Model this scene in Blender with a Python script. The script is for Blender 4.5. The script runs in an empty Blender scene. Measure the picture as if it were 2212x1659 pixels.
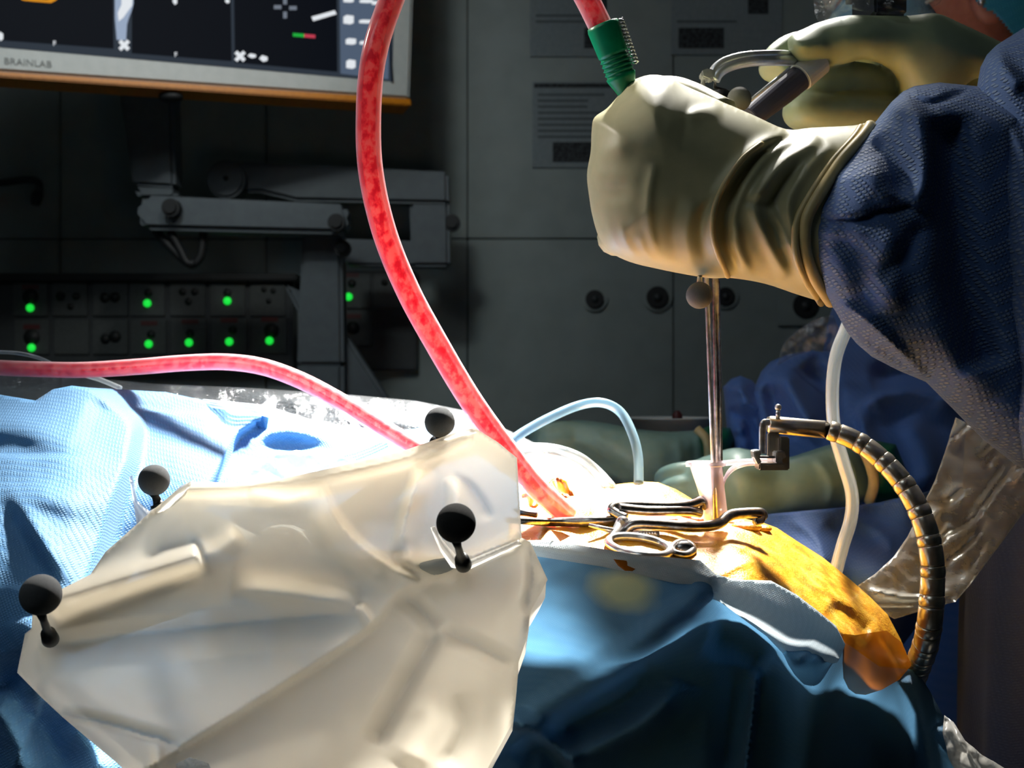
import bpy, bmesh, math, random
import numpy as np
from mathutils import Vector, Matrix, noise
from mathutils.geometry import delaunay_2d_cdt

random.seed(7)
SC = bpy.context.scene
COL = SC.collection
LENS, SENSOR = 40.0, 36.0
FPX = LENS / SENSOR * 2212.0
CZ = 1.25                                   # eye height of the photographer


def P(x, y, d):
    """photo pixel + distance -> world point (camera at (0,0,CZ) looking along +Y)"""
    return Vector(((x - 1106.0) / FPX * d, d, CZ - (y - 829.5) / FPX * d))


# ------------------------------------------------------------------ camera
cam = bpy.data.cameras.new('camera')
cam.lens = LENS
cam.sensor_width = SENSOR
cam.clip_start = 0.01
cam.dof.use_dof = True
cam.dof.focus_distance = 0.46
cam.dof.aperture_fstop = 24.0
cam_o = bpy.data.objects.new('camera', cam)
cam_o.location = (0, 0, CZ)
cam_o.rotation_euler = (math.radians(90), 0, 0)
COL.objects.link(cam_o)
SC.camera = cam_o

# ------------------------------------------------------------------ world, lamps, exposure
SC.view_settings.view_transform = 'Standard'
SC.view_settings.look = 'None'
SC.view_settings.gamma = 1.0
SC.view_settings.use_curve_mapping = False
SC.view_settings.exposure = 0.0
world = bpy.data.worlds.new('dim_room')
SC.world = world
world.use_nodes = True
world.node_tree.nodes['Background'].inputs[0].default_value = (0.62, 0.76, 0.80, 1)
world.node_tree.nodes['Background'].inputs[1].default_value = 0.06


def spot(name, loc, aim, power, ang, blend, radius, col):
    l = bpy.data.lights.new(name, 'SPOT')
    l.energy = power
    l.spot_size = math.radians(ang)
    l.spot_blend = blend
    l.shadow_soft_size = radius
    l.color = col
    o = bpy.data.objects.new(name, l)
    o.location = loc
    o.rotation_euler = (Vector(aim) - Vector(loc)).to_track_quat('-Z', 'Y').to_euler()
    COL.objects.link(o)
    return o


def area(name, loc, aim, power, size, col):
    l = bpy.data.lights.new(name, 'AREA')
    l.energy = power
    l.size = size
    l.color = col
    o = bpy.data.objects.new(name, l)
    o.location = loc
    o.rotation_euler = (Vector(aim) - Vector(loc)).to_track_quat('-Z', 'Y').to_euler()
    COL.objects.link(o)
    return o


# the operating lamp behind the field, the second lamp head, then added fill lights with no visible fixture
spot('operating_lamp', (0.20, 1.32, CZ + 1.0), P(1040, 1015, 0.62), 1350, 18.2, 0.85, 0.12, (1.0, 0.965, 0.90))
spot('satellite_lamp', (-0.85, 0.85, CZ + 0.75), P(1930, 390, 0.47), 52, 11.5, 0.8, 0.08, (1.0, 0.93, 0.82))
area('ceiling_fill', (-1.1, -0.5, 2.84), (-0.2, 1.2, 1.0), 6.5, 0.9, (0.80, 0.93, 1.0))  # soft ambient fill from the left front, fixture unseen
area('ceiling_fill', (-0.5, 0.95, 2.86), (-0.5, 2.1, 1.4), 6, 0.6, (0.92, 0.97, 1.0))  # fill added to lift the monitor frame and the wall
spot('wall_fill', (-0.55, 0.2, 2.85), P(520, 420, 2.55), 44, 44, 0.9, 0.15, (0.90, 1.0, 0.98))  # fill added to brighten the back wall, clear of the field
spot('monitor_fill', (0.35, 0.35, 2.85), P(380, 110, 2.05), 32, 22, 0.8, 0.06, (1.0, 0.99, 0.95))  # fill added to brighten the monitor frame

# ------------------------------------------------------------------ node helpers


def lin(c):
    return tuple((v / 255.0 / 12.92) if v / 255.0 <= 0.04045 else (((v / 255.0) + 0.055) / 1.055) ** 2.4 for v in c)


def new_mat(name):
    m = bpy.data.materials.new(name)
    m.use_nodes = True
    nt = m.node_tree
    nt.nodes.clear()
    out = nt.nodes.new('ShaderNodeOutputMaterial')
    return m, nt, out


def N(nt, t, **kw):
    n = nt.nodes.new(t)
    for k, v in kw.items():
        if k.startswith('_'):
            setattr(n, k[1:], v)
        else:
            n.inputs[k.replace('__', ' ')].default_value = v
    return n


def rgba(c):
    c = lin(c)
    return (c[0], c[1], c[2], 1)


def coords(nt, scale, rot=(0, 0, 0)):
    tc = N(nt, 'ShaderNodeTexCoord')
    mp = N(nt, 'ShaderNodeMapping')
    mp.inputs['Scale'].default_value = scale if isinstance(scale, tuple) else (scale,) * 3
    mp.inputs['Rotation'].default_value = rot
    nt.links.new(tc.outputs['Object'], mp.inputs['Vector'])
    return mp.outputs['Vector']


def ramp(nt, fac, stops):
    r = N(nt, 'ShaderNodeValToRGB')
    e = r.color_ramp.elements
    while len(e) < len(stops):
        e.new(0.5)
    for el, (p, c) in zip(e, stops):
        el.position = p
        el.color = c
    nt.links.new(fac, r.inputs[0])
    return r.outputs[0]


def principled(name, col, rough=0.5, metal=0.0, col2=None, nscale=30.0, bump=0.0, bscale=200.0, spec=0.5, emit=None, estr=1.0, alpha=1.0, trans=0.0, coat=0.0):
    m, nt, out = new_mat(name)
    b = N(nt, 'ShaderNodeBsdfPrincipled')
    b.inputs['Base Color'].default_value = rgba(col)
    b.inputs['Roughness'].default_value = rough
    b.inputs['Metallic'].default_value = metal
    b.inputs['Specular IOR Level'].default_value = spec
    b.inputs['Transmission Weight'].default_value = trans
    b.inputs['Coat Weight'].default_value = coat
    b.inputs['Alpha'].default_value = alpha
    if col2 is not None:
        v = coords(nt, nscale)
        t = N(nt, 'ShaderNodeTexNoise')
        t.inputs['Detail'].default_value = 4
        nt.links.new(v, t.inputs['Vector'])
        nt.links.new(ramp(nt, t.outputs['Fac'], [(0.35, rgba(col)), (0.65, rgba(col2))]), b.inputs['Base Color'])
    if bump:
        v = coords(nt, bscale)
        t = N(nt, 'ShaderNodeTexNoise')
        t.inputs['Detail'].default_value = 3
        nt.links.new(v, t.inputs['Vector'])
        bp = N(nt, 'ShaderNodeBump')
        bp.inputs['Strength'].default_value = bump
        bp.inputs['Distance'].default_value = 0.002
        nt.links.new(t.outputs['Fac'], bp.inputs['Height'])
        nt.links.new(bp.outputs[0], b.inputs['Normal'])
    if emit is not None:
        b.inputs['Emission Color'].default_value = rgba(emit)
        b.inputs['Emission Strength'].default_value = estr
    nt.links.new(b.outputs[0], out.inputs[0])
    return m


def cloth_mat(name, col, col_dot, pitch=0.0016, transl=0.2, bump=0.5, rot=0.5, dotmix=0.5, light_patch=None):
    """nonwoven drape fabric: embossed dot lattice, a little light through it"""
    m, nt, out = new_mat(name)
    v = coords(nt, (1.0 / pitch, 0.35 / pitch, 1.25 / pitch), (0.2, rot, 0.15))
    vo = N(nt, 'ShaderNodeTexVoronoi')
    vo.inputs['Randomness'].default_value = 0.12
    vo.inputs['Scale'].default_value = 1.0
    nt.links.new(v, vo.inputs['Vector'])
    dots = ramp(nt, vo.outputs['Distance'], [(0.28, (1, 1, 1, 1)), (0.50, (0, 0, 0, 1))])
    mx = N(nt, 'ShaderNodeMixRGB')
    mx.inputs[1].default_value = rgba(col)
    mx.inputs[2].default_value = rgba(col_dot)
    sc = N(nt, 'ShaderNodeMath', _operation='MULTIPLY')
    sc.inputs[1].default_value = dotmix
    nt.links.new(dots, sc.inputs[0])
    nt.links.new(sc.outputs[0], mx.inputs[0])
    colour = mx.outputs[0]
    # fibre mottling
    v2 = coords(nt, 900.0)
    nz = N(nt, 'ShaderNodeTexNoise')
    nt.links.new(v2, nz.inputs['Vector'])
    if light_patch is not None:  # soft oval of light mixed into the cloth colour
        ctr, rad, patch_col = light_patch
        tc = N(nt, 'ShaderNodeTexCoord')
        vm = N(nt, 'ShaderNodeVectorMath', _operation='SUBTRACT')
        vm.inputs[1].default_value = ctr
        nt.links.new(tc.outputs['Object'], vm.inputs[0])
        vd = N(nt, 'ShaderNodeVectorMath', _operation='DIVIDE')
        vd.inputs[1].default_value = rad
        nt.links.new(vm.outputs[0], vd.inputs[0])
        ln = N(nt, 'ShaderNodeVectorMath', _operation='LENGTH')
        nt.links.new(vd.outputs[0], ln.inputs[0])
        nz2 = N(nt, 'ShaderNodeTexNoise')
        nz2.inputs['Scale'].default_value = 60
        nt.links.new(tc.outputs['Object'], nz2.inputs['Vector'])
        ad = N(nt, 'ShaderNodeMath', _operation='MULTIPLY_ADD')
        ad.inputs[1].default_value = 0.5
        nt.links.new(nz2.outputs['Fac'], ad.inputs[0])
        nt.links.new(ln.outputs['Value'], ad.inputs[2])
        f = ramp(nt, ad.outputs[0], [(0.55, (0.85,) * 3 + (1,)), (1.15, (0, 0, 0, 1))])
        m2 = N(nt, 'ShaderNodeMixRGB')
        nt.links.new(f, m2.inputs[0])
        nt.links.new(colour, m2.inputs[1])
        m2.inputs[2].default_value = rgba(patch_col)
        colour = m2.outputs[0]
    hsum = N(nt, 'ShaderNodeMath', _operation='MULTIPLY_ADD')
    hsum.inputs[1].default_value = 0.35
    nt.links.new(nz.outputs['Fac'], hsum.inputs[0])
    nt.links.new(dots, hsum.inputs[2])
    bp = N(nt, 'ShaderNodeBump')
    bp.inputs['Strength'].default_value = bump
    bp.inputs['Distance'].default_value = pitch * 0.35
    nt.links.new(hsum.outputs[0], bp.inputs['Height'])
    b = N(nt, 'ShaderNodeBsdfPrincipled', Roughness=0.62)
    b.inputs['Specular IOR Level'].default_value = 0.35
    b.inputs['Sheen Weight'].default_value = 0.12
    nt.links.new(colour, b.inputs['Base Color'])
    nt.links.new(bp.outputs[0], b.inputs['Normal'])
    tr = N(nt, 'ShaderNodeBsdfTranslucent')
    nt.links.new(colour, tr.inputs['Color'])
    ms = N(nt, 'ShaderNodeMixShader')
    ms.inputs[0].default_value = transl
    nt.links.new(b.outputs[0], ms.inputs[1])
    nt.links.new(tr.outputs[0], ms.inputs[2])
    nt.links.new(ms.outputs[0], out.inputs[0])
    return m


def film_mat(name, col, transl=0.55, clear=0.0, gloss=0.08, rough=0.28, bump=0.0):
    """milky plastic film: diffuse front, light through it, a soft gloss"""
    m, nt, out = new_mat(name)
    d = N(nt, 'ShaderNodeBsdfDiffuse')
    d.inputs['Color'].default_value = rgba(col)
    t = N(nt, 'ShaderNodeBsdfTranslucent')
    t.inputs['Color'].default_value = rgba(col)
    a = N(nt, 'ShaderNodeMixShader')
    a.inputs[0].default_value = transl
    nt.links.new(d.outputs[0], a.inputs[1])
    nt.links.new(t.outputs[0], a.inputs[2])
    g = N(nt, 'ShaderNodeBsdfGlossy')
    g.inputs['Roughness'].default_value = rough
    b2 = N(nt, 'ShaderNodeMixShader')
    b2.inputs[0].default_value = gloss
    nt.links.new(a.outputs[0], b2.inputs[1])
    nt.links.new(g.outputs[0], b2.inputs[2])
    last = b2
    if bump:
        v = coords(nt, 60.0)
        nz = N(nt, 'ShaderNodeTexNoise')
        nz.inputs['Detail'].default_value = 2
        nt.links.new(v, nz.inputs['Vector'])
        bp = N(nt, 'ShaderNodeBump')
        bp.inputs['Strength'].default_value = bump
        bp.inputs['Distance'].default_value = 0.004
        nt.links.new(nz.outputs['Fac'], bp.inputs['Height'])
        for q in (d, t, g):
            nt.links.new(bp.outputs[0], q.inputs['Normal'])
    if clear:
        tp = N(nt, 'ShaderNodeBsdfTransparent')
        c2 = N(nt, 'ShaderNodeMixShader')
        c2.inputs[0].default_value = clear
        nt.links.new(last.outputs[0], c2.inputs[1])
        nt.links.new(tp.outputs[0], c2.inputs[2])
        last = c2
    nt.links.new(last.outputs[0], out.inputs[0])
    return m


def clear_mat(name, tint=(255, 255, 255), base=0.10, edge=0.75, rough=0.08, haze=0.10, bump=0.0, bscale=120.0, power=0.5):
    """clear plastic: see-through face on, reflective and milky at the grazing rim"""
    m, nt, out = new_mat(name)
    tp = N(nt, 'ShaderNodeBsdfTransparent')
    tp.inputs['Color'].default_value = rgba(tint)
    g = N(nt, 'ShaderNodeBsdfGlossy')
    g.inputs['Roughness'].default_value = rough
    d = N(nt, 'ShaderNodeBsdfDiffuse')
    d.inputs['Color'].default_value = rgba(tint)
    t = N(nt, 'ShaderNodeBsdfTranslucent')
    t.inputs['Color'].default_value = rgba(tint)
    dt = N(nt, 'ShaderNodeMixShader')
    dt.inputs[0].default_value = 0.5
    nt.links.new(d.outputs[0], dt.inputs[1])
    nt.links.new(t.outputs[0], dt.inputs[2])
    gd = N(nt, 'ShaderNodeMixShader')
    gd.inputs[0].default_value = haze
    nt.links.new(g.outputs[0], gd.inputs[1])
    nt.links.new(dt.outputs[0], gd.inputs[2])
    lw = N(nt, 'ShaderNodeLayerWeight')
    lw.inputs['Blend'].default_value = power
    mr = N(nt, 'ShaderNodeMapRange')
    mr.inputs['To Min'].default_value = base
    mr.inputs['To Max'].default_value = edge
    nt.links.new(lw.outputs['Facing'], mr.inputs['Value'])
    ms = N(nt, 'ShaderNodeMixShader')
    nt.links.new(mr.outputs[0], ms.inputs[0])
    nt.links.new(tp.outputs[0], ms.inputs[1])
    nt.links.new(gd.outputs[0], ms.inputs[2])
    if bump:
        v = coords(nt, bscale)
        nz = N(nt, 'ShaderNodeTexNoise')
        nz.inputs['Detail'].default_value = 3
        nt.links.new(v, nz.inputs['Vector'])
        bp = N(nt, 'ShaderNodeBump')
        bp.inputs['Strength'].default_value = bump
        bp.inputs['Distance'].default_value = 0.004
        nt.links.new(nz.outputs['Fac'], bp.inputs['Height'])
        for q in (g, d, lw):
            nt.links.new(bp.outputs[0], q.inputs['Normal'])
    nt.links.new(ms.outputs[0], out.inputs[0])
    return m


# ------------------------------------------------------------------ mesh helpers
def tag(o, label=None, cat=None, group=None, kind=None):
    if label:
        o['label'] = label
    if cat:
        o['category'] = cat
    if group:
        o['group'] = group
    if kind:
        o['kind'] = kind
    return o


ORG = {}


def thing(name, label, cat, loc, group=None):
    o = bpy.data.objects.new(name, None)
    o.empty_display_size = 0.02
    o.location = loc
    COL.objects.link(o)
    ORG[o] = Vector(loc)
    return tag(o, label, cat, group)


def finish(name, me, mat, parent=None, smooth=True, origin=None):
    """mesh in world coordinates -> object; origin moves to the parent's base (or its own base)"""
    if parent is not None:
        org = ORG[parent]
    elif origin is not None:
        org = Vector(origin)
    else:
        co = np.empty(len(me.vertices) * 3)
        me.vertices.foreach_get('co', co)
        co = co.reshape(-1, 3)
        org = Vector(((co[:, 0].min() + co[:, 0].max()) / 2, (co[:, 1].min() + co[:, 1].max()) / 2, co[:, 2].min()))
    me.transform(Matrix.Translation(-org))
    me.polygons.foreach_set('use_smooth', [smooth] * len(me.polygons))
    me.update()
    o = bpy.data.objects.new(name, me)
    COL.objects.link(o)
    if mat is not None:
        me.materials.append(mat)
    if parent is not None:
        o.parent = parent
    else:
        o.location = org
    ORG[o] = org
    return o


class MB:
    """collects shapes (world coordinates) for one mesh"""

    def __init__(self):
        self.v, self.f = [], []

    def add(self, vs, fs):
        n = len(self.v)
        self.v += [tuple(v) for v in vs]
        self.f += [tuple(i + n for i in f) for f in fs]
        return self

    def tube(self, pts, rad, seg=14, caps=True, close=False, flat=None):
        """sweep; rad number or list; flat=(vector, factor) squashes the section"""
        pts = [Vector(p) for p in pts]
        n = len(pts)
        rad = [rad] * n if not hasattr(rad, '__len__') else list(rad)
        tang = []
        for i in range(n):
            a = pts[(i - 1) % n] if (close or i > 0) else pts[i]
            b = pts[(i + 1) % n] if (close or i < n - 1) else pts[i]
            tang.append((b - a).normalized())
        ref = Vector((0, 0, 1)) if abs(tang[0].z) < 0.9 else Vector((1, 0, 0))
        u = tang[0].cross(ref).normalized()
        vs, fs = [], []
        for i in range(n):
            t = tang[i]
            u = (u - t * u.dot(t)).normalized()
            w = t.cross(u)
            for k in range(seg):
                a = 2 * math.pi * k / seg
                off = (u * math.cos(a) + w * math.sin(a)) * rad[i]
                if flat is not None:
                    fv = Vector(flat[0]).normalized()
                    off -= fv * off.dot(fv) * (1 - flat[1])
                vs.append(pts[i] + off)
        rows = n if close else n - 1
        for i in range(rows):
            j = (i + 1) % n
            for k in range(seg):
                l = (k + 1) % seg
                fs.append((i * seg + k, i * seg + l, j * seg + l, j * seg + k))
        if caps and not close:
            fs.append(tuple(range(seg - 1, -1, -1)))
            fs.append(tuple((n - 1) * seg + k for k in range(seg)))
        return self.add(vs, fs)

    def sphere(self, c, r, su=24, sv=14, scale=(1, 1, 1)):
        c = Vector(c)
        vs, fs = [c + Vector((0, 0, r * scale[2]))], []
        for i in range(1, sv):
            th = math.pi * i / sv
            for k in range(su):
                a = 2 * math.pi * k / su
                vs.append(c + Vector((r * scale[0] * math.sin(th) * math.cos(a), r * scale[1] * math.sin(th) * math.sin(a), r * scale[2] * math.cos(th))))
        vs.append(c + Vector((0, 0, -r * scale[2])))
        for k in range(su):
            fs.append((0, 1 + k, 1 + (k + 1) % su))
        for i in range(sv - 2):
            for k in range(su):
                l = (k + 1) % su
                fs.append((1 + i * su + k, 1 + (i + 1) * su + k, 1 + (i + 1) * su + l, 1 + i * su + l))
        last = len(vs) - 1
        b = 1 + (sv - 2) * su
        for k in range(su):
            fs.append((last, b + (k + 1) % su, b + k))
        return self.add(vs, fs)

    def box(self, c, ax, ay, az):
        """c centre; ax, ay, az half-extent vectors"""
        c, ax, ay, az = map(Vector, (c, ax, ay, az))
        vs = [c + ax * i + ay * j + az * k for i in (-1, 1) for j in (-1, 1) for k in (-1, 1)]
        return self.add(vs, [(0, 1, 3, 2), (4, 6, 7, 5), (0, 4, 5, 1), (2, 3, 7, 6), (0, 2, 6, 4), (1, 5, 7, 3)])

    def prism(self, front, back):
        """two matching outlines (front one seen anticlockwise from outside)"""
        n = len(front)
        fs = [tuple(range(n)), tuple(range(2 * n - 1, n - 1, -1))]
        fs += [(i, i + n, (i + 1) % n + n, (i + 1) % n) for i in range(n)]
        return self.add(list(front) + list(back), fs)

    def mesh(self, name, bevel=0.0, bseg=2):
        me = bpy.data.meshes.new(name)
        me.from_pydata(self.v, [], self.f)
        bm = bmesh.new()
        bm.from_mesh(me)
        bmesh.ops.recalc_face_normals(bm, faces=bm.faces)
        if bevel:
            es = [e for e in bm.edges if len(e.link_faces) == 2 and e.calc_face_angle(0) > 0.6]
            bmesh.ops.bevel(bm, geom=es, offset=bevel, segments=bseg, affect='EDGES', clamp_overlap=True)
        bm.to_mesh(me)
        bm.free()
        return me

    def build(self, name, mat, parent=None, bevel=0.0, smooth=True, origin=None, bseg=2):
        return finish(name, self.mesh(name, bevel, bseg), mat, parent, smooth and not bevel, origin)


def spline(pts, n=60, close=False):
    """Catmull-Rom through points (any dimension)"""
    p = [np.array(q, float) for q in pts]
    m = len(p)
    out = []
    segs = m if close else m - 1
    per = max(2, n // segs)
    for i in range(segs):
        if close:
            a, b, c, d = p[(i - 1) % m], p[i], p[(i + 1) % m], p[(i + 2) % m]
        else:
            b, c = p[i], p[i + 1]
            a = p[i - 1] if i > 0 else 2 * b - c
            d = p[i + 2] if i + 2 < m else 2 * c - b
        for k in range(per):
            t = k / per
            out.append(0.5 * ((2 * b) + (c - a) * t + (2 * a - 5 * b + 4 * c - d) * t * t + (3 * b - a - 3 * c + d) * t ** 3))
    if not close:
        out.append(p[-1])
    return out


def ppath(pts, n=60, close=False):
    """spline through (px, py, depth) -> world points"""
    return [P(*q) for q in spline(pts, n, close)]


def evalmesh(me, mods):
    """apply modifiers given as (type, {props}) to a mesh"""
    o = bpy.data.objects.new('tmp', me)
    COL.objects.link(o)
    for t, pr in mods:
        md = o.modifiers.new(t, t)
        for k, v in pr.items():
            setattr(md, k, v)
    dg = bpy.context.evaluated_depsgraph_get()
    dg.update()
    r = bpy.data.meshes.new_from_object(o.evaluated_get(dg))
    bpy.data.objects.remove(o)
    return r


# ------------------------------------------------------------------ cloth sheets: outline + depth field + folds
def tps(ctrl):
    c = np.array(ctrl, float)
    xy = c[:, :2] / 1000.0
    n = len(c)
    if n < 6:                                # few points: inverse-distance blend
        def g(q):
            w = 1 / (((q[:, None] / 1000.0 - xy[None]) ** 2).sum(2) + 1e-4)
            return (w * c[None, :, 2]).sum(1) / w.sum(1)
        return g

    def U(r2):
        return np.where(r2 > 0, r2 * np.log(np.maximum(r2, 1e-12)), 0)
    d2 = ((xy[:, None] - xy[None]) ** 2).sum(2)
    A = np.zeros((n + 3, n + 3))
    A[:n, :n] = U(d2) + np.eye(n) * 1e-6
    A[:n, n] = 1
    A[:n, n + 1:] = xy
    A[n, :n] = 1
    A[n + 1:, :n] = xy.T
    w = np.linalg.solve(A, np.r_[c[:, 2], 0, 0, 0])

    def f(q):
        q = q / 1000.0
        r2 = ((q[:, None] - xy[None]) ** 2).sum(2)
        return U(r2) @ w[:n] + w[n] + q @ w[n + 1:]
    return f


def facets(ctrl, edges=()):
    """piecewise flat depth field through control points (creases stay straight)"""
    c = np.array(ctrl, float)
    r = delaunay_2d_cdt([Vector(p[:2]) for p in c], list(edges), [], 0, 1e-6)
    V = np.array([tuple(v) for v in r[0]])
    D = np.array([c[o[0], 2] if o else c[np.argmin(((c[:, :2] - V[i]) ** 2).sum(1)), 2] for i, o in enumerate(r[3])])
    tris = [f for f in r[2]]

    def f(q):
        out = np.full(len(q), np.nan)
        for t in tris:
            for k in range(1, len(t) - 1):
                a, b, cc = V[t[0]], V[t[k]], V[t[k + 1]]
                den = (b[1] - cc[1]) * (a[0] - cc[0]) + (cc[0] - b[0]) * (a[1] - cc[1])
                if abs(den) < 1e-9:
                    continue
                l1 = ((b[1] - cc[1]) * (q[:, 0] - cc[0]) + (cc[0] - b[0]) * (q[:, 1] - cc[1])) / den
                l2 = ((cc[1] - a[1]) * (q[:, 0] - cc[0]) + (a[0] - cc[0]) * (q[:, 1] - cc[1])) / den
                l3 = 1 - l1 - l2
                m = (l1 >= -1e-6) & (l2 >= -1e-6) & (l3 >= -1e-6) & np.isnan(out)
                out[m] = l1[m] * D[t[0]] + l2[m] * D[t[k]] + l3[m] * D[t[k + 1]]
        bad = np.isnan(out)
        if bad.any():
            for i in np.where(bad)[0]:
                d2 = ((V - q[i]) ** 2).sum(1)
                w = 1 / (d2 + 1)
                idx = np.argsort(d2)[:2]
                out[i] = (w[idx] * D[idx]).sum() / w[idx].sum()
        return out
    return f


def poly_dist(q, pl, close=False):
    """distance to polyline, side (+ = right-hand in the photo when walking along), fraction along"""
    pl = np.array(pl, float)
    best = np.full(len(q), 1e18)
    side = np.ones(len(q))
    frac = np.zeros(len(q))
    n = len(pl)
    L = [0]
    m = n if close else n - 1
    for i in range(m):
        L.append(L[-1] + np.hypot(*(pl[(i + 1) % n] - pl[i])))
    for i in range(m):
        a, b = pl[i], pl[(i + 1) % n]
        ab = b - a
        l2 = (ab ** 2).sum() + 1e-9
        t = np.clip(((q - a) @ ab) / l2, 0, 1)
        pr = a + t[:, None] * ab
        d = ((q - pr) ** 2).sum(1)
        k = d < best
        best[k] = d[k]
        cr = ab[0] * (q[:, 1] - a[1]) - ab[1] * (q[:, 0] - a[0])
        side[k] = np.where(cr[k] >= 0, 1, -1)
        frac[k] = (L[i] + t[k] * math.sqrt(l2)) / L[-1]
    return np.sqrt(best), side, frac


def ridge_field(q, ridges):
    """each ridge: (points, height in mm towards the viewer, width on the left, width on the right, kind, taper)"""
    out = np.zeros(len(q))
    for r in ridges:
        pts, amp, wl, wr = r[:4]
        kind = r[4] if len(r) > 4 else 'g'
        tp = r[5] if len(r) > 5 else 0.18
        if len(pts) > 2:
            pts = [tuple(s) for s in spline(pts, 8 * len(pts))]
        d, s, fr = poly_dist(q, pts)
        w = np.where(s > 0, wr, wl)
        if kind == 'g':
            h = np.exp(-(d / w) ** 2)
        elif kind == 't':
            h = np.maximum(0, 1 - d / w)
            h = h * h * 0.35 + h * 0.65
        elif kind == 'h':                      # half pipe: round roll
            h = np.sqrt(np.maximum(0, 1 - (d / w) ** 2))
        else:                                  # 's' step: right-hand side raised, fading with distance wl..wr
            x = np.clip(s * d / wl, -1, 1)
            h = (x * (1.5 - 0.5 * x * x)) * 0.5 * np.exp(-d / wr)
        if isinstance(tp, tuple):              # different run-in and run-out
            h = h * np.clip(fr / max(tp[0], 1e-6), 0, 1) * np.clip((1 - fr) / max(tp[1], 1e-6), 0, 1)
        elif tp > 0:
            h = h * np.clip(np.minimum(fr, 1 - fr) / tp, 0, 1) ** 0.7
        out += amp / 1000.0 * h
    return out


def sheet_pts(outline, step):
    o = np.array(outline, float)
    b = []
    n = len(o)
    for i in range(n):
        a, c = o[i], o[(i + 1) % n]
        k = max(1, int(round(np.hypot(*(c - a)) / step)))
        for j in range(k):
            b.append(a + (c - a) * j / k)
    b = np.array(b)
    x0, y0 = o.min(0)
    x1, y1 = o.max(0)
    g = []
    r = 0
    y = y0
    while y < y1:
        xs = np.arange(x0 + (step / 2 if r % 2 else 0), x1, step)
        g += [(x, y) for x in xs]
        y += step * 0.866
        r += 1
    g = np.array(g)
    inside = np.zeros(len(g), bool)
    j = n - 1
    for i in range(n):
        xi, yi = o[i]
        xj, yj = o[j]
        c = ((yi > g[:, 1]) != (yj > g[:, 1])) & (g[:, 0] < (xj - xi) * (g[:, 1] - yi) / (yj - yi + 1e-12) + xi)
        inside ^= c
        j = i
    g = g[inside]
    d, _, _ = poly_dist(g, o, True)
    g = g[d > step * 0.55]
    return b, g


def sheet(outline, depth, step=9, ridges=(), smooth=0, inflate=None, back=None, skirt=None, wobble=0.0, wscale=6.0, seed=0.0, round_outline=0, layers=None):
    """mesh in world coordinates. inflate=(R px, front m[, exponent]) rounds the rim; back = thickness behind the
    rim plane (closed body); skirt=(dy,dz) turns the rim back"""
    if round_outline:
        outline = [tuple(p) for p in spline(outline, round_outline * len(outline), True)]
    b, g = sheet_pts(outline, step)
    q = np.vstack([b, g])
    nb = len(b)
    r = delaunay_2d_cdt([Vector(p) for p in q], [(i, (i + 1) % nb) for i in range(nb)], [], 1, 1e-7)
    V = np.array([tuple(v) for v in r[0]])
    F = [tuple(f) for f in r[2]]
    D = depth(V) if callable(depth) else np.full(len(V), float(depth))
    if smooth:
        E = np.array([tuple(e) for e in r[1]])
        deg = np.bincount(E.ravel(), minlength=len(V)).astype(float)
        for _ in range(smooth):
            s = np.zeros(len(V))
            np.add.at(s, E[:, 0], D[E[:, 1]])
            np.add.at(s, E[:, 1], D[E[:, 0]])
            D = 0.4 * D + 0.6 * s / np.maximum(deg, 1)
    h = np.zeros(len(V))
    g01 = None
    if inflate:
        R, hf = inflate[:2]
        ex = inflate[2] if len(inflate) > 2 else 2.0
        db, _, _ = poly_dist(V, np.array(outline), True)
        x = np.clip(1 - db / R, 0, 1)
        g01 = (1 - x ** ex) ** (1 / ex)
        h += hf * g01
    if len(ridges):
        rf = ridge_field(V, ridges)
        if back is not None and g01 is not None:
            rf = rf * np.clip(g01 * 1.6, 0, 1)
        h += rf
    if wobble:
        h += np.array([noise.fractal(Vector((x * wscale / 1000, y * wscale / 1000, seed)), 1.0, 2.0, 3) for x, y in V]) * wobble * (1 if (back is None or g01 is None) else g01)
    DF = D - h
    vs = [P(x, y, d) for (x, y), d in zip(V, DF)]
    # orient towards the camera
    fo = []
    for f in F:
        a, b_, c = V[f[0]], V[f[1]], V[f[2]]
        s = (b_[0] - a[0]) * (c[1] - a[1]) - (b_[1] - a[1]) * (c[0] - a[0])
        fo.append(f if s < 0 else f[::-1])
    fs = list(fo)
    n = len(vs)
    cnt = {}
    for f in fo:
        for i in range(len(f)):
            e = (f[i], f[(i + 1) % len(f)])
            cnt[e] = cnt.get(e, 0) + 1
    rim = [e for e in cnt if (e[1], e[0]) not in cnt]
    rv = set(v for e in rim for v in e)
    if back is not None:
        gb = g01 if g01 is not None else np.ones(len(V))
        mp = {}
        for i in range(n):
            if i in rv and g01 is not None:
                mp[i] = i
            else:
                mp[i] = len(vs)
                vs.append(P(V[i][0], V[i][1], D[i] + back * gb[i]))
        fs += [tuple(mp[i] for i in f[::-1]) for f in fo]
        if g01 is None:
            fs += [(e[1], e[0], mp[e[0]], mp[e[1]]) for e in rim]
    if skirt is not None:
        prev = {v: v for v in rv}
        steps = skirt if isinstance(skirt[0], (tuple, list)) else [skirt]
        for dy, dz in steps:
            cur = {}
            for v in rv:
                cur[v] = len(vs)
                vs.append(vs[v] + Vector((0, dy, dz)))
            fs += [(prev[e[1]], prev[e[0]], cur[e[0]], cur[e[1]]) for e in rim]
            prev = cur
    me = bpy.data.meshes.new('sheet')
    me.from_pydata([tuple(v) for v in vs], [], fs)
    return me


def solid(o, t, off=1.0):
    md = o.modifiers.new('thickness', 'SOLIDIFY')
    md.thickness = t
    md.offset = -off
    return o


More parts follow.
